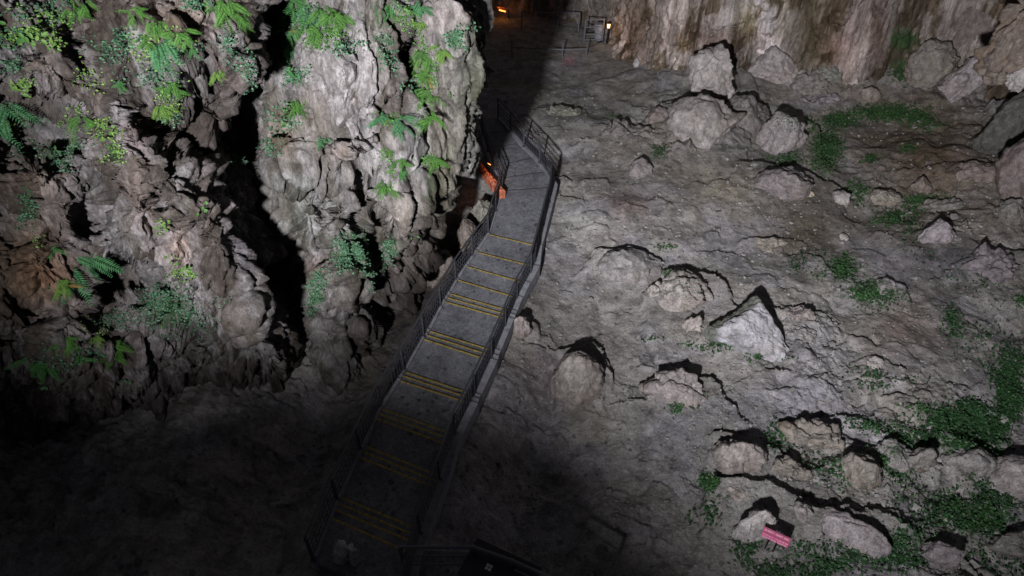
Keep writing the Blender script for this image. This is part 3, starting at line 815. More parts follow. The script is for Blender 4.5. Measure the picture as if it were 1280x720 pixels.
sgn = np.where(nxw * (0 - BX) + nyw * (0 - BY) > 0, 1, -1)
nxw *= sgn; nyw *= sgn
toe = 0.5 * np.exp(-np.clip(hv, 0, None) / 0.9) - 0.03 * hv - 0.9
PB = np.stack([BX[None, :] + nxw[None, :] * toe[:, None], BY[None, :] + nyw[None, :] * toe[:, None], np.repeat(hv[:, None], nu, 1)], 2).reshape(-1, 3)
NB = np.stack([np.tile(nxw, nv), np.tile(nyw, nv), np.zeros(nu * nv)], 1)
PB = PB + NB * disp_back(PB, None, None)[:, None]
bx_, by_, _ = project(PB)
mo = np.zeros(len(PB))
for (a, b, rx, ry, st) in [(1128, 50, 22, 16, 1), (1128, 90, 22, 20, .9), (860, 55, 14, 8, .4), (935, 50, 20, 12, .4), (1020, 60, 12, 30, .4)]:
    mo = np.maximum(mo, st * 0.62 * np.exp(-0.7 * (((bx_ - a) / rx) ** 2 + ((by_ - b) / ry) ** 2)))
idx = np.arange(nu * nv).reshape(nv, nu)
BFc = np.stack([idx[:-1, :-1].ravel(), idx[1:, :-1].ravel(), idx[1:, 1:].ravel(), idx[:-1, 1:].ravel()], 1)
wk = mesh_np('back_cave_wall', PB, BFc, M['wall_back'], attrs={'moss': mo}, colattr={'tint': tint_back(PB, bx_, by_)})
tag(wk, 'streaked flowstone wall at the back of the cave', kind='structure')


# ------------------------------------------------------------------ boulders
_ico = {}


def ico(sub):
    if sub not in _ico:
        bm = bmesh.new(); bmesh.ops.create_icosphere(bm, subdivisions=sub, radius=1)
        V = np.array([v.co[:] for v in bm.verts]); F = np.array([[v.index for v in f.verts] for f in bm.faces]); bm.free()
        _ico[sub] = (V, F)
    return _ico[sub]


def rock_mesh(name, a, seed, mat, sub=5, cuts=14, cutd=0.58, rough=0.12, planes=None, layer=0.0, parent=None, moss_top=0.0, tint=(1, 1, 1), strat=0.0):
    D, F = ico(sub)
    rg = np.random.default_rng(seed)
    r = np.ones(len(D))
    if planes is None:
        planes = []
        for _ in range(cuts):
            n = rg.normal(size=3); n /= np.linalg.norm(n)
            planes.append((n, rg.uniform(cutd, 0.97)))
    for (n, d) in planes:
        n = np.array(n, float); n /= np.linalg.norm(n)
        c = D @ n
        lim = np.where(c > 0.05, d / np.maximum(c, 0.05), 9)
        r = -0.025 * np.log(np.exp(-r / 0.025) + np.exp(-np.minimum(lim, 3) / 0.025))
    P = D * r[:, None] * np.array(a)
    off = rg.uniform(-50, 50, 3)
    s = 1.0 / max(a)
    q = P * s
    W = q + off
    d = rough * (0.6 * fbm(W * 1.4, 3, 0.5, seed) + 0.25 * (fbm(W * 4, 4, 0.6, seed + 3, ridged=True) - 0.6))
    d -= rough * 0.9 * ss(0.09, 0.0, np.abs(vnoise(W * 1.7 + 4, seed + 6))) + rough * 0.4 * ss(0.08, 0.0, np.abs(vnoise(W * 3.9 + 4, seed + 7)))
    F1, F2, DZ, ID = worley(W * 3.2, seed + 9)
    d += rough * 0.9 * (ID - 0.5) * ss(0, 0.10, F2 - F1) - rough * 0.25
    W2 = W + 0.1 * vnoise(W * 5, seed + 31)[:, None]
    G1, G2, _, GI = worley(W2 * 1.7, seed + 33)
    d += rough * 1.3 * (GI - 0.5) * ss(0, 0.08, G2 - G1)
    if strat:
        d += strat * (np.abs(((W[:, 2] * 7 + 1.5 * vnoise(W * 2, seed + 4)) % 1) - 0.5) - 0.25)
    nn = D / np.array(a); nn /= np.linalg.norm(nn, axis=1, keepdims=True)
    P = P + nn * (d * min(1, 1) / s * 0.9)[:, None]
    fineamp = 0.018
    P = P + nn * (fineamp * fbm(P * 9 + off, 3, 0.6, seed + 20))[:, None]
    mossv = moss_top * (0.5 * ss(0.1, 0.9, nn[:, 2]) + 0.15)
    t = np.ones((len(P), 3)) * np.array(tint)
    o = mesh_np(name, P, F, M[mat], parent=parent, attrs={'moss': mossv}, colattr={'tint': t})
    return o, P


def place_rock(name, px, py, wpx, hpx, label, mat='rock_grey', seed=None, rotz=0.0, cat='boulder', sink=0.25, tilt=0.0, deep=0.8, minz=0.12, on=None, **kw):
    g = hit(px, py + hpx * 0.32)
    z = project(g)[2]
    ax = wpx / 2 / FPX * z
    al = math.atan2(CAMZ - g[2], g[1])
    half_h = hpx / 2 / FPX * z
    ay = ax * deep
    if ay * math.sin(al) > 0.8 * half_h:
        ay = 0.8 * half_h / math.sin(al)
    az = math.sqrt(max(half_h ** 2 - (ay * math.sin(al)) ** 2, (minz) ** 2)) / math.cos(al)
    az = min(az, 2.6 * ax + 0.2)
    seed = seed if seed is not None else int(px * 7 + py * 13)
    sub = 5 if wpx > 34 else 4
    o, P = rock_mesh(name, (ax * 1.05, ay * 1.1, az * 1.1), seed, mat, sub=sub, **kw)
    c = at_z(px, py, g[2] + az * (1 - sink) * 0.6)
    o.location = c if on is None else on
    o.rotation_euler = (0, tilt, rotz)
    tag(o, label, cat)
    return o


R = place_rock
# by the back wall
R('boulder', 893, 98, 66, 84, 'tall pale jagged boulder standing upright before the back wall', 'rock_grey', 117, cuts=16, cutd=.5, rough=.085, tint=(1.5, 1.47, 1.45), sink=-.1, strat=.06, tilt=.0)
R('boulder', 882, 152, 112, 78, 'broad grey rock mound under the tall upright boulder', 'rock_grey', 12, cuts=18, cutd=.52, rough=.10, tint=(1.25, 1.22, 1.2), strat=.06)
R('boulder', 971, 86, 74, 62, 'rough speckled boulder leaning on the back wall right of the tall one', 'rock_grey', 13, cuts=16, cutd=.5, rough=.09, tint=(1.4, 1.34, 1.36))
R('boulder', 936, 150, 66, 54, 'dull grey slanting rock wedged between the mound and the mossy block', 'rock_grey', 14, tilt=.5, rough=.10, tint=(.78, .76, .76))
R('boulder', 980, 172, 66, 66, 'blocky grey boulder with yellowish moss along its top edge', 'rock_grey', 15, cuts=16, cutd=.52, rough=.08, moss_top=.55, tint=(1.1, 1.06, 1.1))
R('boulder', 1088, 118, 28, 22, 'small pale brown rock above the long strip of moss', 'rock_brown', 16, tint=(1.4, 1.3, 1.25))
R('boulder', 1163, 82, 58, 54, 'round knobbly tan boulder beside the moss under the back wall', 'rock_brown', 17, cuts=4, cutd=.85, rough=.14, tint=(1.2, 1.15, 1.1), sink=0)
R('boulder', 1206, 102, 40, 74, 'grooved grey slab leaning to the right under the egg shaped rock', 'rock_grey', 18, tilt=.75, cuts=8, rough=.12, sink=.1, strat=.08, tint=(1.35, 1.28, 1.34))
R('boulder', 1224, 42, 72, 88, 'large smooth egg shaped rock with a reddish patch in the back corner', 'rock_brown', 19, cuts=2, cutd=.92, rough=.04, sink=-.2, tint=(.95, .85, .85))
R('boulder', 1256, 160, 54, 90, 'dark smooth rock in the shaded right corner below the hanging rock', 'rock_dark', 20, cuts=4, rough=.08, tilt=.4)
R('boulder', 1040, 92, 60, 30, 'low rounded ledge rock at the wall foot right of the speckled boulder', 'rock_grey', 21, rough=.14, tint=(.85, .9, .82), strat=.05)
R('boulder', 1015, 108, 50, 28, 'weathered grey ledge rock above the green strip', 'rock_grey', 22, rough=.16, tint=(.9, .88, .85))
R('boulder', 1030, 125, 56, 20, 'flat crumbling rock just left of the moss strip', 'rock_grey', 23, rough=.16, tint=(.95, .9, .98))
# middle distance
R('boulder', 800, 214, 30, 30, 'pale rounded stone at the edge of the smooth clay', 'rock_grey', 24, cuts=8, tint=(1.05, 1.02, 1.02), sink=.7)
R('boulder', 936, 209, 28, 14, 'small white stone on the ledge left of the layered rock', 'rock_pale', 25)
R('boulder', 984, 232, 92, 44, 'layered grey rock hump with cracked upper surface', 'rock_grey', 26, rough=.12, strat=.10, tint=(.85, .8, .82), deep=.6)
R('boulder', 1002, 243, 40, 20, 'cream coloured stone at the foot of the layered rock hump', 'rock_pale', 27, tint=(.95, .85, .68))
R('boulder', 1049, 250, 24, 28, 'small white streaked stone between the two moss strips', 'rock_pale', 28, tint=(.85, .82, .82), rough=.14)
R('boulder', 1105, 249, 38, 28, 'tan stone with pale chipped right side surrounded by moss', 'rock_brown', 29, cuts=10, cutd=.65, tint=(1.3, 1.25, 1.15))
R('boulder', 1152, 234, 26, 26, 'small reddish brown stone above the rightmost moss strip', 'rock_brown', 30, tint=(1.15, 1.0, .95))
R('boulder', 1170, 293, 40, 38, 'grey cracked boulder beside the dark wet patch', 'rock_grey', 31, cuts=10, cutd=.65, rough=.12, tint=(1.15, 1.1, 1.2))
R('boulder', 1055, 297, 14, 8, 'tiny finger shaped stone on the brown soil', 'rock_pale', 32, tilt=.5, tint=(.8, .78, .75))
R('boulder', 1105, 358, 30, 20, 'small half buried dark stone in the moss strip', 'rock_grey', 33, moss_top=.3)
R('boulder', 782, 333, 68, 44, 'low dome rock with a finely wrinkled surface', 'rock_grey', 34, cuts=3, cutd=.85, rough=.07, tint=(.95, .96, .98), strat=.04)
R('boulder', 843, 366, 96, 54, 'wide rough boulder with yellow green moss on top', 'rock_grey', 35, cuts=8, rough=.17, moss_top=.45, tint=(1.1, 1.06, 1.04))
R('boulder', 835, 346, 22, 20, 'small mossy knob sitting on top of the wide rough boulder', 'rock_grey', 36, moss_top=.9, rough=.16)
R('boulder', 868, 408, 28, 28, 'crumbly grey stone left of the big wedge shaped slab', 'rock_grey', 37, rough=.20, tint=(1.25, 1.2, 1.15))
# the big wedge: two planes meeting on a slanting ridge
WP = [(945, 370, 1.25), (949, 380, 1.30), (890, 415, .62), (888, 409, .55), (989, 437, .35), (984, 446, .22), (968, 452, .10), (900, 424, .42), (925, 405, 1.12)]
wpt = [Vector(at_z(a, b, c)) for a, b, c in WP]
wpt += [Vector((p.x + dx, p.y + .10, -.5)) for p, dx in ((wpt[0], 0), (wpt[3], 0), (wpt[4], .05), (wpt[6], 0))]
wc = sum(wpt, Vector()) / len(wpt)
bm = bmesh.new()
for p in wpt: bm.verts.new(p - wc)
bmesh.ops.convex_hull(bm, input=bm.verts[:])
bmesh.ops.triangulate(bm, faces=bm.faces)
for _ in range(5):
    bmesh.ops.subdivide_edges(bm, edges=bm.edges[:], cuts=1, use_grid_fill=True)
bm.normal_update()
wv = np.array([v.co[:] for v in bm.verts]); wn_ = np.array([v.normal[:] for v in bm.verts])
wf = np.array([[v.index for v in f.verts] for f in bm.faces if len(f.verts) == 3]); bm.free()
dd = 0.10 * fbm(wv * 1.5, 4, .6, 501) + 0.03 * fbm(wv * 5, 3, .6, 502, ridged=True) - 0.07 * ss(.06, 0, np.abs(vnoise(wv * 1.6, 503)))
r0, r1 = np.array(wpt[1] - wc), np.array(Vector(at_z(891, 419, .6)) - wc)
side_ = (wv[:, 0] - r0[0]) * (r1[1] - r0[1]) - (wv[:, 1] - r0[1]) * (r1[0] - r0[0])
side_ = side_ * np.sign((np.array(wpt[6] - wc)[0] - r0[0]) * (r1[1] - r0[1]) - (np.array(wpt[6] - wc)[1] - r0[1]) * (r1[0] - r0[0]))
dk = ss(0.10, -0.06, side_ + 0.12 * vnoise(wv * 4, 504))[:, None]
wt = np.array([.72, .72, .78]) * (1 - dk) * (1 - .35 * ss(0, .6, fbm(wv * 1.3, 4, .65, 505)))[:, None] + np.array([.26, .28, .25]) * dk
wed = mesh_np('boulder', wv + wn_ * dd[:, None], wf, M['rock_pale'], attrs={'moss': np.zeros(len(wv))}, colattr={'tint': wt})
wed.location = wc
tag(wed, 'large wedge shaped slab with a dark flank and a white front face', 'boulder')
R('boulder', 720, 480, 66, 72, 'smooth rounded stalagmite hump with a shiny pale top', 'rock_brown', 39, cuts=2, cutd=.9, rough=.07, tint=(1.2, 1.15, 1.15), sink=.5, cat='stalagmite')
R('boulder', 846, 490, 84, 50, 'flat topped jagged rock with a broken edge and grass at its foot', 'rock_grey', 40, cuts=9, cutd=.6, rough=.15, tint=(1.05, 1.0, 1.0), deep=.6)
R('boulder', 1094, 456, 26, 20, 'small stone with a pale rounded tip alone on the clay', 'rock_pale', 41, tint=(.8, .76, .74))
R('boulder', 651, 410, 24, 30, 'pale pointed stone close against the right side of the walkway', 'rock_grey', 42, cuts=5, tint=(1.1, 1.02, 1.0))
R('boulder', 703, 140, 46, 16, 'long low greenish block lying across the far clay', 'rock_grey', 43, cuts=12, cutd=.55, tint=(.8, .85, .72))
R('boulder', 820, 147, 28, 28, 'round pinkish stone left of the grey mound', 'rock_brown', 44, cuts=4, tint=(1.25, 1.15, 1.15))
R('boulder', 780, 165, 70, 22, 'broken ledge stones in front of the far clay', 'rock_grey', 45, rough=.2, tint=(.8, .78, .76))
R('boulder', 860, 185, 60, 20, 'low rubble hump under the grey mound', 'rock_grey', 46, rough=.2, tint=(.78, .76, .74))
R('boulder', 675, 168, 40, 14, 'low dark stone beside the far end of the walkway', 'rock_grey', 47, rough=.18, tint=(.7, .68, .7))
# lower right
R('boulder', 922, 572, 62, 56, 'triangular grey rock leaning against the long shadowed ledge', 'rock_grey', 48, cuts=10, cutd=.6, rough=.10, tilt=-.3, tint=(1.0, .95, .92))
R('boulder', 1022, 548, 84, 44, 'rough crumbled rock pile above the cracked slabs', 'rock_brown', 49, rough=.22, tint=(1.1, 1.05, 1.0), deep=.7)
R('boulder', 990, 590, 60, 34, 'cracked rubble heap between the triangular rock and the brown hump', 'rock_brown', 50, rough=.2, tint=(.95, .9, .85))
R('boulder', 922, 622, 66, 32, 'pale layered rock below the long shadowed ledge', 'rock_grey', 51, rough=.14, strat=.10, tint=(1.25, 1.18, 1.08), rotz=-.3)
R('boulder', 965, 625, 52, 28, 'brown flaky rock just right of the pale layered one', 'rock_brown', 52, rough=.2, strat=.1, rotz=-.4, tint=(.9, .85, .75))
R('boulder', 943, 666, 54, 46, 'smooth pale boulder directly behind the magenta sign', 'rock_pale', 53, cuts=8, cutd=.65, rough=.10, deep=.4, tint=(.85, .82, .82))
R('boulder', 963, 653, 9, 9, 'tiny round white pebble above the magenta sign', 'rock_pale', 54, minz=.04)
R('boulder', 1006, 648, 24, 44, 'narrow pale rock rib right of the sign', 'rock_grey', 55, tilt=-.3, tint=(1.2, 1.15, 1.15))
R('boulder', 1062, 668, 100, 46, 'long sloping grey slab lying below its own dark shadow', 'rock_grey', 56, cuts=10, cutd=.55, rough=.07, rotz=-.45, deep=.45, tint=(1.1, 1.05, 1.1))
R('boulder', 1074, 590, 50, 50, 'brownish hump with a split face below the crumbled rock pile', 'rock_brown', 57, rough=.12, tint=(1.1, 1.05, 1.0))
R('boulder', 1115, 572, 50, 42, 'leafy moss covered hump right of the brownish one', 'rock_grey', 58, moss_top=.6, rough=.12)
R('boulder', 1148, 580, 34, 40, 'greyish brown rock edge at the right of the leafy hump', 'rock_brown', 59, rough=.15)
R('boulder', 1210, 578, 60, 46, 'squarish grey rock half covered by leaves near the right edge', 'rock_grey', 60, cuts=10, cutd=.6, moss_top=.3, rough=.1)
R('boulder', 1270, 600, 76, 58, 'large pale smooth rock cut off by the right edge', 'rock_grey', 61, cuts=4, rough=.07, tint=(1.3, 1.25, 1.25))
R('boulder', 1272, 685, 60, 40, 'brown rock in the lower right corner among leaves', 'rock_brown', 62, rough=.12)
R('boulder', 1175, 695, 60, 36, 'flat grey rock at the bottom edge right of the leafy patch', 'rock_grey', 63, cuts=10, cutd=.6, tint=(.9, .85, .9))
R('boulder', 1245, 330, 80, 50, 'dark crinkled outcrop right of the wet patch', 'rock_grey', 64, rough=.24, tint=(.8, .74, .82))
R('boulder', 1225, 218, 60, 34, 'pinkish brown ledge rock at the foot of the right wall', 'rock_brown', 65, rough=.16, tint=(1.2, 1.05, 1.05))
R('boulder', 1180, 258, 60, 18, 'low flat brown ledge between the moss and the right wall', 'rock_brown', 66, rough=.16)
R('boulder', 1262, 270, 40, 40, 'brown blocky rock against the right frame edge', 'rock_brown', 67, rough=.15)
R('boulder', 1000, 395, 44, 30, 'grey brown hump right behind the wedge shaped slab', 'rock_grey', 68, rough=.15, tint=(.95, .88, .86))
R('boulder', 1003, 418, 40, 26, 'low flaked rock at the right foot of the wedge shaped slab', 'rock_grey', 69, rough=.16)
R('boulder', 965, 305, 50, 22, 'low tan hump on the clay above the wedge shaped slab', 'rock_brown', 70, rough=.08, tint=(1.3, 1.25, 1.15))
# left of the walkway
R('boulder', 603, 268, 40, 40, 'grey green rock under the orange beam left of the walkway', 'rock_grey', 71, tint=(.8, .82, .72))
R('boulder', 585, 300, 44, 50, 'brownish rounded rock at the left side of the walkway', 'rock_brown', 72, rough=.08, tint=(.9, .82, .78))
R('boulder', 552, 335, 60, 60, 'large brown rock sloping between the wall and the walkway', 'rock_brown', 73, rough=.08, tint=(.7, .64, .62))
R('boulder', 437, 705, 26, 44, 'pale forked stone in the dark left of the lowest steps', 'rock_pale', 74, rough=.3, sink=0)

# hanging drapery in the upper right corner
hr, _P = rock_mesh('hanging_rock', (0.95, 1.2, 3.3), 75, 'rock_brown', sub=6, cuts=3, cutd=.85, rough=.16, tint=(1.05, .92, .86), strat=0)
hr.location = at_h(1306, 0, 24.5); hr.rotation_euler = (0, .16, 0)
tag(hr, 'reddish brown rock drapery hanging into the upper right corner', 'rock formation')
hr, _P = rock_mesh('hanging_rock', (.55, .5, .55), 76, 'rock_pale', sub=5, cuts=3, rough=.2, tint=(.95, .92, .92))
hr.location = at_h(1280, 96, 23.5)
tag(hr, 'white crusted knob at the lower tip of the reddish drapery', 'rock formation')
hr, _P = rock_mesh('hanging_rock', (1.2, 1.2, 1.5), 77, 'rock_grey', sub=5, cuts=4, rough=.1, tint=(.8, .7, .7))
hr.location = at_h(1298, 215, 21.5)
tag(hr, 'dark grey rock bulge at the right edge under the drapery', 'rock formation')


# ------------------------------------------------------------------ walkway
wkroot = empty('walkway', (0, 0, 0), None, None)
wkroot['kind'] = 'structure'; wkroot['label'] = 'grey concrete walkway stepping down past the rock wall'
for i in range(len(WK) - 1):
    l0, r0, z0, _ = WK[i]; l1, r1, z1, dz1 = WK[i + 1]
    # tread between edge i (far) and i+1 (near), lying at its own level
    zt = WK[i][2] + WK[i][3]
    a = at_z(*STEPS[i][0], zt); b = at_z(*STEPS[i][1], zt)
    f = [WK[i][0].copy(), WK[i][1].copy(), WK[i + 1][1].copy(), WK[i + 1][0].copy()]
    for p in f: p[2] = zt
    if dz1 == 0.10 or zt == zz:
        pass
    bm = bmesh.new(); prism(bm, [tuple(p) for p in f], 0.16)
    link_bm('tread', bm, M['concrete'], wkroot)
    # nosing on the far edge of this tread
    d = (f[3] - f[0]); d2 = (f[2] - f[1])
    wn = 0.05 if i >= 6 else 0.03
    if i > 0 and i != len(WK) - 2 or i == len(WK) - 2:
        la = np.linalg.norm(d[:2]); lb = np.linalg.norm(d2[:2])
        o0 = f[0] + d * 0.012 / la; o1 = f[1] + d2 * 0.012 / lb
        q = [o0, o1, o1 + d2 * wn / lb, o0 + d * wn / la]
        q = [tuple(p + np.array([0, 0, 0.005])) for p in q]
        bm = bmesh.new(); prism(bm, q, 0.012)
        link_bm('nosing_strip', bm, M['yellow'] if i >= 6 else M['black'], wkroot)
# edge beams
for side, off in ((0, -1), (1, 1)):
    for i in range(len(WK) - 1):
        if WK[i + 1][3] != 0 and np.linalg.norm(WK[i + 1][side] - WK[i][side]) < 0.05: continue
        a = WK[i][side]; b = WK[i + 1][side]
        cdir = (WK[i][1] - WK[i][0]); cdir[2] = 0; cdir /= np.linalg.norm(cdir)
        cdir2 = (WK[i + 1][1] - WK[i + 1][0]); cdir2[2] = 0; cdir2 /= np.linalg.norm(cdir2)
        za = WK[i][2] + WK[i][3] + 0.07
        wdt = 0.24 if side else 0.12
        q = [a + cdir * off * 0.003, b + cdir2 * off * 0.003, b + cdir2 * off * wdt, a + cdir * off * wdt]
        for p in q: p[2] = za
        if side: q = q[::-1]
        bm = bmesh.new(); prism(bm, [tuple(p) for p in q], 0.45)
        link_bm('edge_beam', bm, M['beam'], wkroot)


def resample(pts, step):
    pts = np.array(pts); s = np.concatenate([[0], np.cumsum(np.linalg.norm(np.diff(pts[:, :2], axis=0), axis=1))])
    n = max(2, int(round(s[-1] / step)) + 1)
    t = np.linspace(0, s[-1], n)
    return np.stack([np.interp(t, s, pts[:, k]) for k in range(3)], 1)


def railing(side, label):
    off = -1 if side == 0 else 1
    pts = []
    for i, (l, r, z, dz) in enumerate(WK):
        p = (l if side == 0 else r).copy()
        c = r - l; c[2] = 0; c /= np.linalg.norm(c)
        p = p + c * off * 0.06; p[2] = z + 0.05
        if not pts or np.linalg.norm(p[:2] - pts[-1][:2]) > 0.25:
            pts.append(p)
    posts = resample(pts, 1.5)
    root = empty('railing', tuple(posts[len(posts) // 2]), label, 'railing')
    off_v = Vector(root.location)
    H = 0.92
    for p in posts:
        bm = bmesh.new()
        tube(bm, Vector(p) - off_v, Vector(p) - off_v + Vector((0, 0, H)), 0.035, 8)
        box(bm, Vector(p) - off_v + Vector((0, 0, 0.03)), 0.13, 0.13, 0.02)
        link_bm('post', bm, M['steel'], root)
    for h, r in ((H, 0.032), (0.70, 0.018), (0.52, 0.018), (0.34, 0.018), (0.16, 0.018)):
        bm = bmesh.new()
        for a, b in zip(posts[:-1], posts[1:]):
            tube(bm, Vector(a) - off_v + Vector((0, 0, h)), Vector(b) - off_v + Vector((0, 0, h)), r, 8)
        link_bm('top_rail' if h == H else 'mid_rail', bm, M['steel'], root)
    # thin balusters between the posts
    bal = resample(pts, 0.16)
    for p in bal:
        bm = bmesh.new()
        tube(bm, Vector(p) - off_v + Vector((0, 0, 0.16)), Vector(p) - off_v + Vector((0, 0, 0.70)), 0.009, 5)
        link_bm('baluster', bm, M['steel'], root)
    return root


railing(0, 'dark steel railing along the left side of the walkway by the rock wall')
railing(1, 'dark steel railing along the right side of the walkway facing the open floor')

# orange lit beam outside the left railing by the bend
a = at_z(598, 204, 0.9); b = at_z(627, 240, 0.9)
ob = empty('orange_beam', tuple((a + b) / 2), 'orange red beam glowing outside the left railing at the bend', 'beam')
mid = Vector((a + b) / 2)
bm = bmesh.new()
dr = (Vector(b) - Vector(a)); sd = Vector((dr.y, -dr.x, 0)).normalized()
K = 24
for row_ in range(2):
    pass
ring = []
for k in range(K + 1):
    c = Vector(a) + dr * k / K - mid
    wdt = 0.15 * (1 + 0.25 * math.sin(k * 1.7) * math.sin(k * .6)) * (0.6 + 0.5 * k / K)
    ring.append([bm.verts.new(c + sd * wdt * sx + Vector((0, 0, sz + 0.02 * math.sin(k * 2.1 + sx)))) for sx, sz in ((-1, 0), (-.5, .1), (.4, .12), (1, 0.02), (.9, -.3), (-.9, -.3))])
for k in range(K):
    for j in range(6):
        bm.faces.new((ring[k][j], ring[k][(j + 1) % 6], ring[k + 1][(j + 1) % 6], ring[k + 1][j]))
bm.faces.new(ring[0]); bm.faces.new(ring[-1][::-1])
link_bm('beam_body', bm, M['red'], ob)
bm = bmesh.new(); tube(bm, (-.05, .05, .60), (.05, -.05, .60), .014, 8)
link_bm('lamp_tube', bm, M['glow_orange'], ob)
bm = bmesh.new(); tube(bm, (0, 0, 0.05), (0, 0, .62), .012, 6)
link_bm('lamp_bracket', bm, M['black'], ob)
pl = bpy.data.lights.new('orange_lamp_light', 'POINT'); pl.energy = 6; pl.color = (1, .38, .12); pl.shadow_soft_size = .06
po = bpy.data.objects.new('orange_lamp_light', pl); C.objects.link(po); po.location = mid + Vector((0, 0, .55))

# landing at the foot of the picture: deck, railing and dark navy cabinet
zl = ZTOP
ld = empty('landing', tuple(at_z(590, 715, zl)), 'dark concrete landing at the bottom edge with its own steel railing', 'landing')
lo = Vector(ld.location)
top = [at_z(498, 686, zl), at_z(590, 690, zl), at_z(694, 734, zl), at_z(720, 800, zl), at_z(470, 800, zl), at_z(485, 742, zl)]
bm = bmesh.new(); prism(bm, [tuple(Vector(p) - lo - Vector((0, 0, .02))) for p in top], .2)
link_bm('deck', bm, M['concrete'], ld)
rp = [at_z(500, 684, zl + 1.0), at_z(592, 684, zl + 1.0), at_z(640, 701, zl + 1.0), at_z(692, 724, zl + 1.0), at_z(740, 750, zl + 1.0)]
for h in (0, -.35, -.7):
    bm = bmesh.new()
    for p, q in zip(rp[:-1], rp[1:]):
        tube(bm, Vector(p) - lo + Vector((0, 0, h)), Vector(q) - lo + Vector((0, 0, h)), .04 if h == 0 else .02)
    link_bm('top_rail' if h == 0 else 'mid_rail', bm, M['steel_far'], ld)
for p in rp:
    bm = bmesh.new(); tube(bm, Vector(p) - lo - Vector((0, 0, 1.1)), Vector(p) - lo + Vector((0, 0, .02)), .045)
    link_bm('post', bm, M['steel_far'], ld)
cb = empty('cabinet', tuple(at_z(625, 722, zl + .55)), 'dark navy cabinet with a small white four square mark at the bottom edge', 'cabinet')
rz = Matrix.Rotation(-.45, 3, 'Z')
bm = bmesh.new(); box(bm, (0, 0, -.15), 1.35, .75, .8, rz, .02); link_bm('casing', bm, M['navy'], cb)
bm = bmesh.new(); box(bm, (0, 0, .28), 1.42, .82, .05, rz, .01); link_bm('lid', bm, M['navy'], cb)
mk = Vector(at_z(611, 709, zl + .86)) - Vector(cb.location)
bm = bmesh.new()
for i in (-1, 1):
    for j in (-1, 1):
        v = rz @ Vector((i * .034, j * .034, 0))
        box(bm, (mk.x + v.x, mk.y + v.y, .308), .055, .055, .004, rz)
link_bm('white_mark', bm, M['paper'], cb)
bm = bmesh.new(); tube(bm, rz @ Vector((.25, .12, .32)), rz @ Vector((.6, .12, .32)), .022); link_bm('handle', bm, M['steel_far'], cb)

# ------------------------------------------------------------------ magenta sign
g = hit(956.5, 698)
sg = empty('sign', tuple(g), 'magenta sign on two thin legs among the rocks at the lower right', 'sign')
sg.rotation_euler = (0, 0, 0)
TIL = Matrix.Rotation(-.52, 3, 'Z') @ Matrix.Rotation(math.radians(-42), 3, 'X')
bc = Vector((0.0, 0.0, 1.0))
SW, SH = .60, .24
bm = bmesh.new(); box(bm, bc, SW, .02, SH, TIL, .004); link_bm('board', bm, M['pink'], sg)
bm = bmesh.new(); box(bm, bc + TIL @ Vector((0, -.0125, 0)), SW * .98, .004, .035, TIL); link_bm('dark_band', bm, M['pinkdark'], sg)
bm = bmesh.new(); box(bm, bc + TIL @ Vector((0, -.0125, SH / 2 - .02)), SW * .98, .004, .03, TIL); link_bm('dark_band', bm, M['pinkdark'], sg)
bm = bmesh.new()
rr = random.Random(3)
for (row, h, n) in ((.06, .04, 15), (-.045, .03, 22), (-.10, .03, 20)):
    x = -SW / 2 + .04
    while x < SW / 2 - .04:
        wl = rr.uniform(.012, .02)
        if rr.random() > .14:
            box(bm, bc + TIL @ Vector((x, -.014, row)), .006, .004, h, TIL)
            k = rr.choice((0, 1, 2, 3))
            if k: box(bm, bc + TIL @ Vector((x + wl / 2, -.0145, row + (h / 2 - .005) * (1, -1, 0)[k - 1])), wl, .004, .008, TIL)
            if k > 1: box(bm, bc + TIL @ Vector((x + wl, -.0142, row)), .006, .004, h, TIL)
        x += wl + .014
tag(link_bm('lettering', bm, M['white'], sg), kind='stuff')
for sx in (-.09, .09):
    bm = bmesh.new()
    t = bc + TIL @ Vector((sx, .03, .1))
    tube(bm, Vector((t.x, t.y, -.15)), t, .02, 6)
    link_bm('leg', bm, M['black'], sg)

# scrap of paper
p = at_z(284, 497, 3.0)
ps = SA.get(284, 497)
if ps is not None:
    bm = bmesh.new(); box(bm, (0, 0, 0), .11, .004, .07, Matrix.Rotation(.4, 3, 'Y') @ Matrix.Rotation(-.6, 3, 'X'))
    o = link_bm('paper_scrap', bm, M['paper'])
    o.location = Vector(ps) + (Vector(CAMP) - Vector(ps)).normalized() * .06
    tag(o, 'small white scrap stuck on the shaded rock', 'litter')


# ------------------------------------------------------------------ far hall: fences, bin, lamp
def fence(name, pts, h, rails, label, mat, r=.03):
    pts = [Vector(p) for p in pts]
    root = empty(name, tuple(pts[0]), label, 'fence'); o0 = pts[0]
    for p in pts:
        bm = bmesh.new(); tube(bm, p - o0 - Vector((0, 0, .15)), p - o0 + Vector((0, 0, h)), r * 1.3, 8)
        link_bm('post', bm, M[mat], root)
    for k in rails:
        for a, b in zip(pts[:-1], pts[1:]):
            bm = bmesh.new(); tube(bm, a - o0 + Vector((0, 0, h * k)), b - o0 + Vector((0, 0, h * k)), r)
            link_bm('rail', bm, M[mat], root)
    return root


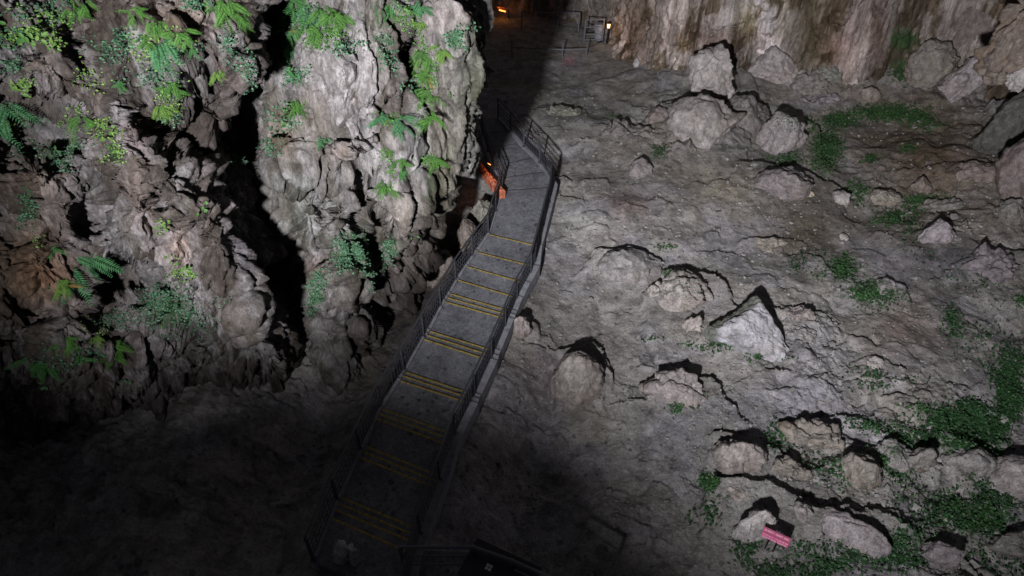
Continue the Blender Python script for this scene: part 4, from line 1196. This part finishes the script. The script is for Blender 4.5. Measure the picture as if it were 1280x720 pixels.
fence('fence', [at_z(a, b, .1) for a, b in ((652, 36), (697, 37), (723, 38))], 1.0, (1.0,), 'single rail fence across the back of the dark hall', 'steel_far', .035)
fence('fence', [at_z(a, b, .1) for a, b in ((730, 52), (753, 51))], 1.25, (1.0, .66, .33, .08), 'four rail gate panel beside the small lamp at the back', 'steel_far', .035)
fence('fence', [at_z(a, b, .1) for a, b in ((640, 68), (703, 71), (733, 70), (756, 60))], .8, (.5,), 'low dark fence with wide posts in front of the gate panel', 'steel_far', .03)
g = at_z(748, 49, .1)
bn = empty('bin', tuple(g), 'grey bin standing in front of the gate panel', 'bin')
bm = bmesh.new(); bmesh.ops.create_cone(bm, cap_ends=True, segments=16, radius1=.24, radius2=.29, depth=.8, matrix=Matrix.Translation((0, 0, .4)))
link_bm('bin_body', bm, M['beam'], bn)
bm = bmesh.new(); bmesh.ops.create_cone(bm, cap_ends=True, segments=16, radius1=.31, radius2=.22, depth=.1, matrix=Matrix.Translation((0, 0, .86)))
link_bm('bin_lid', bm, M['beam'], bn)
g = at_z(759, 52, .1)
lp = empty('lamp_post', tuple(g), 'small glowing lamp on a black post at the edge of the back wall', 'lamp')
bm = bmesh.new(); tube(bm, (0, 0, -.1), (0, 0, .8), .045); link_bm('post', bm, M['black'], lp)
bm = bmesh.new(); bmesh.ops.create_cone(bm, cap_ends=True, segments=14, radius1=.07, radius2=.10, depth=.24, matrix=Matrix.Translation((0, 0, .92))); link_bm('lamp_glass', bm, M['glow'], lp)
bm = bmesh.new(); bmesh.ops.create_cone(bm, cap_ends=True, segments=14, radius1=.13, radius2=.03, depth=.08, matrix=Matrix.Translation((0, 0, 1.09))); link_bm('lamp_cap', bm, M['black'], lp)
pl = bpy.data.lights.new('post_lamp_light', 'POINT'); pl.energy = 6; pl.color = (1, .62, .3); pl.shadow_soft_size = .1
po = bpy.data.objects.new('post_lamp_light', pl); C.objects.link(po); po.location = Vector(g) + Vector((-.05, -.25, 1.0))
# path light: small white fixture on the ground
g = at_z(770, 56, .15)
gl = empty('ground_light', tuple(g), 'tiny white ground fixture right of the glowing lamp', 'light fixture')
bm = bmesh.new(); box(bm, (0, 0, .08), .16, .12, .14, None, .02); link_bm('housing', bm, M['paper'], gl)
bm = bmesh.new(); tube(bm, (0, 0, -.1), (0, 0, .02), .02); link_bm('stake', bm, M['black'], gl)
g = at_z(795, 82, .2)
R('boulder', 795, 80, 9, 12, 'small white stone alone at the foot of the brown flowstone', 'rock_pale', 80, minz=.1)
# amber lit shrine-like frame far at the top edge
g = at_z(628, 22, .1)
am = empty('amber_lantern', tuple(g), 'amber glowing lantern frame far at the top edge beside the rock', 'lantern')
bm = bmesh.new(); box(bm, (0, 0, .55), .7, .25, .10, Matrix.Rotation(.25, 3, 'Y'), .02); link_bm('lamp_hood', bm, M['red'], am)
bm = bmesh.new(); box(bm, (0, -.02, .44), .42, .16, .06, Matrix.Rotation(.25, 3, 'Y')); link_bm('lamp_glass', bm, M['glow_orange'], am)
bm = bmesh.new(); tube(bm, (.38, 0, -.2), (.38, 0, .5), .04); link_bm('post', bm, M['black'], am)
pl = bpy.data.lights.new('amber_light', 'POINT'); pl.energy = 9; pl.color = (1, .36, .06); pl.shadow_soft_size = .1
po = bpy.data.objects.new('amber_light', pl); C.objects.link(po); po.location = Vector(g) + Vector((-.1, -.3, 1.0))


# ------------------------------------------------------------------ foliage
def leafmesh(verts, faces, var, name, mat):
    me = bpy.data.meshes.new(name)
    me.from_pydata(verts, [], faces)
    a = me.attributes.new('leafvar', 'FLOAT', 'POINT'); a.data.foreach_set('value', var)
    me.materials.append(mat)
    return me


def frond_mesh(name, mat, seed, n=15, droop=.55, wmax=.26, curl=0.0):
    rg = random.Random(seed)
    V, F, A = [], [], []

    def mp(t):
        return Vector((curl * t * t, t - .12 * t * t * droop, .42 * t - droop * t * t))

    def tang(t):
        return (mp(t + .01) - mp(t - .01)).normalized()
    # rachis
    for k in range(7):
        p = mp(k / 6); r = .010 * (1 - k / 7)
        V += [p + Vector((-r, 0, 0)), p + Vector((r, 0, 0)), p + Vector((0, 0, r * 1.5))]; A += [.2] * 3
        if k:
            b = len(V) - 6
            for j in range(3):
                F.append((b + j, b + (j + 1) % 3, b + 3 + (j + 1) % 3, b + 3 + j))
    for k in range(n):
        t = .16 + .82 * k / (n - 1)
        ln = wmax * (math.sin(min(1, (t - .05) * 1.35) * math.pi * .62 + .25)) * (1 - t) ** .35 + .02
        for s in (-1, 1):
            d = (Vector((s, 0, 0)) * .92 + tang(t) * .45).normalized()
            up = Vector((0, .2, 1)).normalized()
            w2 = d.cross(up).normalized() * (.012 + .06 * ln) * rg.uniform(.85, 1.15)
            p = mp(t)
            L = ln * rg.uniform(.85, 1.1)
            dz = Vector((0, 0, -.35 * L * rg.uniform(.4, 1.2)))
            b = len(V)
            V += [p, p + d * L * .35 + w2 + Vector((0, 0, -.01)), p + d * L + dz, p + d * L * .35 - w2 + Vector((0, 0, -.01)), p + d * L * .4 + Vector((0, 0, .012))]
            q = rg.uniform(.1, .9)
            A += [q] * 5
            F += [(b, b + 1, b + 4), (b + 1, b + 2, b + 4), (b + 2, b + 3, b + 4), (b + 3, b, b + 4)]
    return leafmesh(V, F, A, name, mat)


FR = {}
for mk_ in ('fern', 'fern_yellow', 'fern_dark', 'fern_teal', 'fern_brown'):
    FR[mk_] = [frond_mesh('frond', M[mk_], 5 + i, n=(15, 13, 17)[i], droop=(.55, .75, .4)[i], wmax=(.17, .15, .20)[i], curl=(.1, -.15, 0)[i]) for i in range(3)]


def broadleaf_mesh(mat, seed):
    V, F, A = [], [], []
    rg = random.Random(seed)
    pts = [(0, .3, 0), (.16, .45, .02), (.2, .68, .0), (.1, .9, -.05), (0, 1, -.1), (-.1, .9, -.05), (-.2, .68, 0), (-.16, .45, .02)]
    V += [Vector(p) for p in pts] + [Vector((0, .65, -.06)), Vector((-.01, 0, 0)), Vector((.01, 0, 0))]
    A += [rg.random()] * len(V)
    for k in range(8):
        F.append((k, (k + 1) % 8, 8))
    F.append((9, 10, 0))
    return leafmesh(V, F, A, 'leaf', mat)


BLF = {k: broadleaf_mesh(M[k], 3) for k in ('fern', 'fern_yellow', 'fern_dark', 'fern_teal')}


def fern(px, py, size, mk_, label, surf, n=7, kind='frond', spread=1.0, down=0.5, name='fern', cat='fern', group='plants growing on the left rock walls', brown=0):
    p = surf.get(px, py)
    if p is None: return
    p = Vector(p)
    z = project(np.array(p))[2]
    L = size / FPX * z * 0.92
    root = empty(name, tuple(p), label, cat, group)
    rg = random.Random(int(px * 31 + py))
    tocam = (Vector(CAMP) - p).normalized()
    out = (tocam * .8 + Vector((.15, -.3, .25))).normalized()
    root.location = p + out * .05
    side = out.cross(Vector((0, 0, 1))).normalized(); upv = side.cross(out).normalized()
    if kind == 'frond': n = n + 5
    for k in range(n):
        ang = math.radians(rg.choice((1, -1)) * 0 + 200 + (150 if kind == 'frond' else 360) * (k + rg.uniform(-.3, .3)) / max(1, n - 1)) + (rg.uniform(-.5, .5) if kind == 'frond' else 0)
        dirv = (side * math.cos(ang) * spread + upv * (math.sin(ang) * .9 - down * .4) + out * .35).normalized()
        y = dirv; zax = (out - y * out.dot(y)).normalized(); x = y.cross(zax)
        R3 = Matrix((x, y, zax)).transposed()
        if kind == 'frond':
            mats = 'fern_brown' if k < brown else mk_
            me = FR[mats][rg.randrange(3)]
        else:
            me = BLF[mk_]
        o = bpy.data.objects.new('frond' if kind == 'frond' else 'leaf', me); C.objects.link(o); o.parent = root
        o.rotation_euler = R3.to_euler()
        s = L * rg.uniform(.6, 1.15) * (0.9 if kind == 'frond' else .42)
        o.scale = (s, s, s)
        if kind != 'frond':
            o.location = (side * rg.uniform(-.5, .5) + upv * rg.uniform(-.5, .5)) * L * .7 + out * rg.uniform(0, .1)
        else:
            o.location = (side * rg.uniform(-.3, .3) + upv * rg.uniform(-.1, .45)) * L
    return root


F_ = fern
A_, B_ = SA, SB
F_(97, 6, 34, 'fern', 'drooping green fern at the top edge above the dark crevice', A_, 8, down=1.2)
F_(281, 12, 38, 'fern', 'bright arching fern at the top edge, nearest the black gap', A_, 9, down=1.0)
F_(300, 26, 24, 'fern', 'smaller fern tucked under the bright arching fern by the black gap', A_, 6, down=1.4)
F_(20, 42, 30, 'fern', 'low leafy plant at the upper left frame edge', A_, 12, kind='leaf', name='leafy_plant', cat='plant')
F_(42, 44, 30, 'fern_yellow', 'spreading yellow green plant in the middle of the upper left leafy band', A_, 14, kind='leaf', name='leafy_plant', cat='plant')
F_(64, 52, 22, 'fern_yellow', 'yellowish tuft closing the right end of the upper left leafy band', A_, 9, kind='leaf', name='leafy_plant', cat='plant')
F_(18, 12, 16, 'fern_yellow', 'faint small sprig near the top left corner', A_, 5, kind='leaf', name='leafy_plant', cat='plant')
F_(168, 18, 26, 'fern', 'dim green fern high above the long hanging frond', A_, 6)
F_(197, 34, 28, 'fern', 'bright fern above the long hanging frond', A_, 8)
F_(183, 52, 20, 'fern', 'small lime fern left of the long hanging frond', A_, 6)
F_(200, 66, 46, 'fern_teal', 'long hanging dark frond fern in the middle of the upper left face', A_, 5, spread=.35, down=3.0)
F_(228, 48, 28, 'fern', 'fern with wide leaves right of the long hanging frond', A_, 7)
F_(3, 140, 52, 'fern_teal', 'large blue green fern cut by the left frame edge', A_, 9)
F_(28, 108, 26, 'fern_yellow', 'lime green bushy tuft above the large left edge fern', A_, 12, kind='leaf', name='leafy_plant', cat='plant')
F_(100, 152, 34, 'fern', 'arching fern over the dark hollow left of the pale rock tip', A_, 8)
F_(150, 106, 16, 'fern_dark', 'little dark fern above the rounded pale rock tip', A_, 6)
F_(95, 100, 11, 'fern_yellow', 'tiny yellow sprig beside the dark crevice', A_, 5, kind='leaf', name='leafy_plant', cat='plant')
F_(214, 112, 26, 'fern', 'leafy fern below the long hanging frond', A_, 8)
F_(275, 95, 20, 'fern_yellow', 'bright yellow green fern standing alone left of the black gap', A_, 6)
F_(136, 166, 24, 'fern_yellow', 'mossy yellow tuft on the left side of the pale rock tip', A_, 10, kind='leaf', name='leafy_plant', cat='plant')
F_(150, 190, 20, 'fern_yellow', 'yellow green tuft lower down the pale rock pillar', A_, 10, kind='leaf', name='leafy_plant', cat='plant')
F_(205, 138, 24, 'fern_yellow', 'pale leafed fern hanging over the deep hollow', A_, 8)
F_(238, 60, 16, 'fern_dark', 'dark small fern between two brown rock bulges', A_, 6)
F_(75, 195, 22, 'fern_dark', 'dark low plant on the ledge below the left hollow', A_, 12, kind='leaf', name='leafy_plant', cat='plant')
F_(253, 260, 20, 'fern', 'single green fern on the pitted lobes beside the black gap', A_, 7, kind='leaf')
F_(205, 284, 20, 'fern_yellow', 'thin yellow sprig on the pale pillar below its middle', A_, 7, kind='leaf', name='leafy_plant', cat='plant')
F_(212, 326, 16, 'fern_yellow', 'yellow moss sprig above the trailing lime tuft', A_, 7, kind='leaf', name='leafy_plant', cat='plant')
F_(232, 342, 24, 'fern_yellow', 'trailing lime tuft at the foot of the pale pillar', A_, 10, kind='leaf', name='leafy_plant', cat='plant')
F_(99, 336, 62, 'fern_teal', 'largest bright fern spreading beside the smooth brown rock', A_, 9, brown=1)
F_(84, 356, 30, 'fern_yellow', 'yellowing fern just under the largest bright fern', A_, 6, brown=2)
F_(68, 312, 18, 'fern_dark', 'dark little fern up left of the largest bright fern', A_, 6)
F_(150, 436, 34, 'fern', 'upright green fern at the lower edge of the lit rock', A_, 8)
F_(120, 420, 18, 'fern_yellow', 'bright yellow sprig left of the lower upright fern', A_, 6)
F_(84, 424, 26, 'fern', 'green fern over the shaded lower rock, left of the yellow sprig', A_, 7)
F_(48, 458, 34, 'fern_dark', 'dark trailing fern at the lower left rock', A_, 8)
F_(102, 448, 20, 'fern_dark', 'small dark fern below the green lower fern', A_, 6)
F_(52, 484, 18, 'fern_teal', 'blue green sprig under the dark trailing fern', A_, 6, kind='leaf', name='leafy_plant', cat='plant')
F_(8, 505, 34, 'fern_teal', 'broad leafed plant at the left frame edge in shade', A_, 7, kind='leaf', name='leafy_plant', cat='plant')
F_(157, 476, 17, 'fern_teal', 'last tiny plant hanging above the black hollow', A_, 6, kind='leaf', name='leafy_plant', cat='plant')
F_(345, 30, 52, 'fern_dark', 'big dark fern mass right of the black gap at the top', B_, 10, down=1.2)
F_(372, 8, 44, 'fern_dark', 'dark fern at the top edge above the bright rock plate', B_, 9, down=1.2)
F_(338, 52, 34, 'fern', 'mid green fern low in the dark fern mass', B_, 8)
F_(365, 46, 26, 'fern_dark', 'deep green fern with reddish stems above the white rock', B_, 7, brown=2)
F_(395, 42, 34, 'fern', 'olive fern touching the top of the white rock plate', B_, 9)
F_(400, 14, 30, 'fern', 'leafy fern near the top edge over the olive fern', B_, 7)
F_(420, 24, 32, 'fern', 'bright tall fern right above the white rock plate', B_, 8, down=1.0)
F_(362, 66, 22, 'fern_teal', 'pale blue green fern left of the white rock plate', B_, 5, down=1.5)
F_(360, 95, 24, 'fern_dark', 'dark tuft on the left rim of the white rock plate', B_, 10, kind='leaf', name='leafy_plant', cat='plant')
F_(368, 134, 28, 'fern', 'fern growing on the cream rock left of the white plate', B_, 8)
F_(348, 152, 18, 'fern', 'small sprig below left of the cream rock fern', B_, 7, kind='leaf', name='leafy_plant', cat='plant')
F_(407, 176, 18, 'fern_teal', 'small green tuft above the row of drip tips', B_, 7)
F_(485, 12, 22, 'fern_dark', 'dark small fern at the top edge right of the white plate', B_, 6)
F_(525, 10, 26, 'fern_teal', 'blue green star shaped fern near the top edge', B_, 7)
F_(508, 26, 32, 'fern', 'bright lime fern at the head of the dark diagonal crack', B_, 9)
F_(524, 32, 18, 'fern_yellow', 'small lime fern just right of the crack head fern', B_, 6)
F_(549, 64, 24, 'fern_yellow', 'yellow green fern highest in the right vertical row', B_, 8)
F_(530, 74, 30, 'fern', 'upper fern of the dark crack row', B_, 8)
F_(531, 98, 24, 'fern', 'fern with a brown frond in the middle of the crack row', B_, 7, brown=2)
F_(533, 122, 28, 'fern', 'brightest fern low in the crack row', B_, 8)
F_(532, 144, 28, 'fern', 'lowest fern of the crack row over the grey lobe', B_, 8)
F_(562, 116, 14, 'fern', 'tiny bright sprig alone on the greenish flank', B_, 5, kind='leaf', name='leafy_plant', cat='plant')
F_(477, 150, 30, 'fern_teal', 'left fern of the pair above the white drip tips', B_, 8)
F_(500, 152, 28, 'fern_teal', 'right fern of the pair above the white drip tips', B_, 8)
F_(486, 188, 16, 'fern', 'small fern just below the white drip tips', B_, 6)
F_(498, 206, 20, 'fern', 'fern on the lobe under the white drip tips', B_, 7)
F_(506, 218, 16, 'fern_dark', 'dark little fern right under the lobe fern', B_, 6)
F_(483, 228, 26, 'fern', 'hanging fern between the two large lower lobes', B_, 7, down=1.5)
F_(541, 200, 26, 'fern', 'fern on the pale lobe near the right flank', B_, 8)
F_(516, 296, 15, 'fern', 'lowest small rosette before the dark foot of the wall', B_, 7, kind='leaf', name='leafy_plant', cat='plant')
F_(306, 200, 38, 'fern_teal', 'shaded fern within the black gap left of the cream rock', B_, 8)
F_(318, 105, 22, 'fern_dark', 'dark tuft hanging inside the upper black gap', B_, 8, kind='leaf', name='leafy_plant', cat='plant')
F_(300, 130, 16, 'fern_yellow', 'faint yellow sprig on the gap side', B_, 6, kind='leaf', name='leafy_plant', cat='plant')


def cover(name, label, patches, surf, mat, size=(.03, .07), lift=.02, up=None):
    """many small leaves in one mesh, sitting on the surface"""
    V, F, A = [], [], []
    rg = random.Random(sum(ord(c) for c in label))
    for (a, b, rx, ry, n) in patches:
        sub = [(rg.gauss(0, .5), rg.gauss(0, .5)) for _ in range(9)]
        for _ in range(int(n * 1.15)):
            cx, cy = rg.choice(sub)
            gx, gy = cx + rg.gauss(0, .25), cy + rg.gauss(0, .25)
            p = surf.get(a + gx * rx, b + gy * ry)
            if p is None: continue
            p = Vector(p)
            n_ = up if up is not None else (Vector(CAMP) - p).normalized()
            p = p + Vector((rg.uniform(-.04, .04), rg.uniform(-.04, .04), 0)) + n_ * rg.uniform(0, lift * 2)
            d = Vector((rg.gauss(0, 1), rg.gauss(0, 1), rg.gauss(0, .4))).normalized()
            nrm = (n_ + Vector((rg.gauss(0, .45), rg.gauss(0, .45), rg.gauss(0, .3)))).normalized()
            s = d.cross(nrm).normalized()
            L = rg.uniform(*size)
            k = len(V)
            V += [p, p + d * L * .5 + s * L * .32, p + d * L - nrm * L * .15, p + d * L * .5 - s * L * .32]
            A += [rg.random()] * 4
            F += [(k, k + 1, k + 2), (k, k + 2, k + 3)]
    me = leafmesh(V, F, A, name, mat)
    o = bpy.data.objects.new(name, me); C.objects.link(o)
    tag(o, label, None, None, 'stuff')
    return o


UP = Vector((0, 0, 1))
cover('creeping_leaves', 'blue green creeping leaves matted over the middle rock wall', [(443, 312, 26, 30, 900), (395, 368, 15, 24, 500), (465, 335, 16, 22, 300), (490, 308, 14, 12, 200), (345, 150, 22, 14, 200), (368, 96, 18, 16, 250), (575, 48, 16, 14, 260), (485, 55, 14, 26, 250), (440, 60, 24, 12, 150), (345, 30, 24, 34, 500), (380, 20, 34, 16, 400), (340, 185, 16, 12, 150), (515, 100, 12, 20, 100)], SB, M['creeper'], (.04, .09))
cover('creeping_leaves', 'dark creeping leaves matted over the near rock wall', [(212, 385, 34, 34, 1100), (75, 195, 28, 20, 500), (35, 258, 14, 22, 300), (140, 60, 28, 20, 300), (310, 90, 10, 22, 150), (240, 6, 22, 8, 150), (300, 200, 16, 12, 100), (60, 450, 40, 20, 250), (110, 440, 20, 12, 150), (20, 45, 30, 14, 200), (190, 95, 30, 20, 350), (235, 70, 24, 20, 250), (60, 15, 40, 10, 250), (165, 45, 20, 20, 200), (15, 85, 20, 16, 150), (285, 60, 20, 30, 250), (215, 150, 20, 10, 150), (20, 180, 20, 20, 150), (150, 395, 30, 16, 300), (240, 400, 30, 24, 250)], SA, M['creeper'], (.03, .07))
cover('yellow_green_leaves', 'lime green small leaves scattered over the near rock wall', [(25, 40, 34, 14, 260), (55, 55, 24, 12, 200), (130, 160, 12, 16, 160), (148, 188, 14, 16, 180), (228, 342, 16, 12, 160), (205, 285, 8, 12, 60), (210, 138, 18, 14, 160), (28, 108, 12, 12, 120), (215, 110, 22, 14, 150), (190, 60, 26, 26, 160), (120, 415, 16, 12, 100), (45, 300, 10, 10, 40), (75, 25, 40, 16, 220), (200, 60, 40, 30, 260), (120, 100, 20, 14, 100), (95, 150, 20, 14, 140), (12, 150, 16, 16, 120)], SA, M['fern_yellow'], (.03, .06))
cover('yellow_green_leaves', 'lime green small leaves scattered over the middle rock wall', [(533, 100, 12, 50, 500), (400, 35, 40, 20, 350), (350, 20, 22, 24, 300), (500, 15, 20, 12, 200), (487, 150, 22, 8, 160), (541, 200, 12, 10, 100), (508, 30, 14, 14, 120), (395, 45, 24, 16, 200), (488, 215, 14, 20, 160), (360, 140, 18, 12, 150), (345, 55, 16, 16, 120)], SB, M['fern'], (.03, .07))
cover('ground_cover', 'dark green low leaves spread over the cave floor', [(1195, 530, 44, 30, 2600), (1262, 480, 24, 46, 2000), (1240, 545, 28, 34, 1400), (1228, 640, 46, 36, 1800), (1130, 570, 34, 36, 800), (1000, 700, 60, 20, 1000), (1100, 690, 54, 24, 1000), (1240, 430, 40, 40, 400), (1095, 474, 34, 14, 260), (905, 430, 44, 7, 300), (960, 445, 30, 5, 200), (1190, 400, 14, 26, 300), (1090, 365, 36, 16, 500), (1000, 330, 20, 18, 200), (930, 690, 20, 20, 200), (1060, 590, 40, 30, 500), (890, 640, 20, 26, 160), (975, 540, 30, 22, 300), (1150, 330, 60, 40, 150), (1225, 350, 40, 30, 200), (1170, 640, 40, 30, 400), (860, 500, 26, 14, 150), (1260, 690, 40, 20, 300), (1095, 530, 50, 14, 300)], SF, M['cover'], (.03, .12), .06, UP)
cover('ground_cover', 'brighter green plants among the rocks of the cave floor', [(1110, 140, 56, 10, 1500), (1050, 150, 26, 12, 600), (1150, 150, 22, 10, 500), (1035, 188, 20, 30, 1300), (990, 200, 18, 12, 400), (1088, 198, 10, 6, 160), (1135, 185, 16, 6, 160), (1155, 250, 34, 7, 500), (1118, 270, 30, 12, 500), (1070, 240, 18, 14, 300), (1052, 333, 20, 16, 400), (1085, 362, 26, 12, 260), (1276, 376, 12, 8, 120), (886, 600, 9, 13, 320), (825, 190, 10, 8, 120), (832, 310, 12, 5, 80), (1115, 575, 20, 20, 250), (1215, 655, 30, 26, 500), (1262, 500, 20, 30, 350), (845, 510, 10, 8, 100), (1140, 282, 10, 12, 100), (1205, 535, 34, 26, 300), (1145, 510, 20, 8, 100), (765, 145, 8, 4, 60), (870, 400, 8, 5, 60), (1235, 570, 20, 16, 150)], SF, M['cover_bright'], (.03, .12), .07, UP)
# pebbles, broken stones and crumbs on the floor
V, F, A = [], [], []
rg = random.Random(12)
BX8 = [(-1, -1, -1), (1, -1, -1), (1, 1, -1), (-1, 1, -1), (-1, -1, 1), (1, -1, 1), (1, 1, 1), (-1, 1, 1)]
BF6 = [(0, 3, 2, 1), (4, 5, 6, 7), (0, 1, 5, 4), (1, 2, 6, 5), (2, 3, 7, 6), (3, 0, 4, 7)]
clus = [(rg.uniform(880, 1280), rg.uniform(380, 720), rg.uniform(12, 40)) for _ in range(60)] + \
       [(rg.uniform(680, 1280), rg.uniform(100, 330), rg.uniform(10, 40)) for _ in range(50)] + \
       [(px + rg.uniform(-.6, .6) * w_, py + rg.uniform(-.1, .3) * w_, w_ * .35) for (px, py, w_, H_) in SLABS + SKIRTS for _ in range(2)]
for _ in range(8500):
    if rg.random() < .8:
        a_, b_, r_ = rg.choice(clus); px, py = rg.gauss(a_, r_), rg.gauss(b_, r_ * .6)
    else:
        px, py = rg.uniform(640, 1290), rg.uniform(90, 720)
    if not (560 < px < 1320 and 50 < py < 760): continue
    p = SF.get(px, py)
    if p is None: continue
    r = min(.13, .014 + rg.expovariate(1 / .018))
    k = len(V)
    q = Matrix.Rotation(rg.uniform(0, 6.3), 3, 'Z') @ Matrix.Rotation(rg.uniform(-.5, .5), 3, 'X')
    sx, sy, sz = rg.uniform(.6, 1.2), rg.uniform(.5, 1), rg.uniform(.35, .8)
    p = Vector(p) + Vector((0, 0, r * sz * .3))
    for d in BX8:
        V.append(p + q @ Vector((d[0] * sx * rg.uniform(.45, 1), d[1] * sy * rg.uniform(.45, 1), d[2] * sz * rg.uniform(.5, 1))) * r)
    F += [tuple(k + i for i in f) for f in BF6]
pm = simple('pebble_stone', (.23, .215, .21), .9, 0, .6, 1.7)
me = bpy.data.meshes.new('pebbles'); me.from_pydata(V, [], F); me.materials.append(pm)
o = bpy.data.objects.new('pebbles', me); C.objects.link(o); tag(o, 'small loose stones and broken crumbs strewn on the cave floor', None, None, 'stuff')
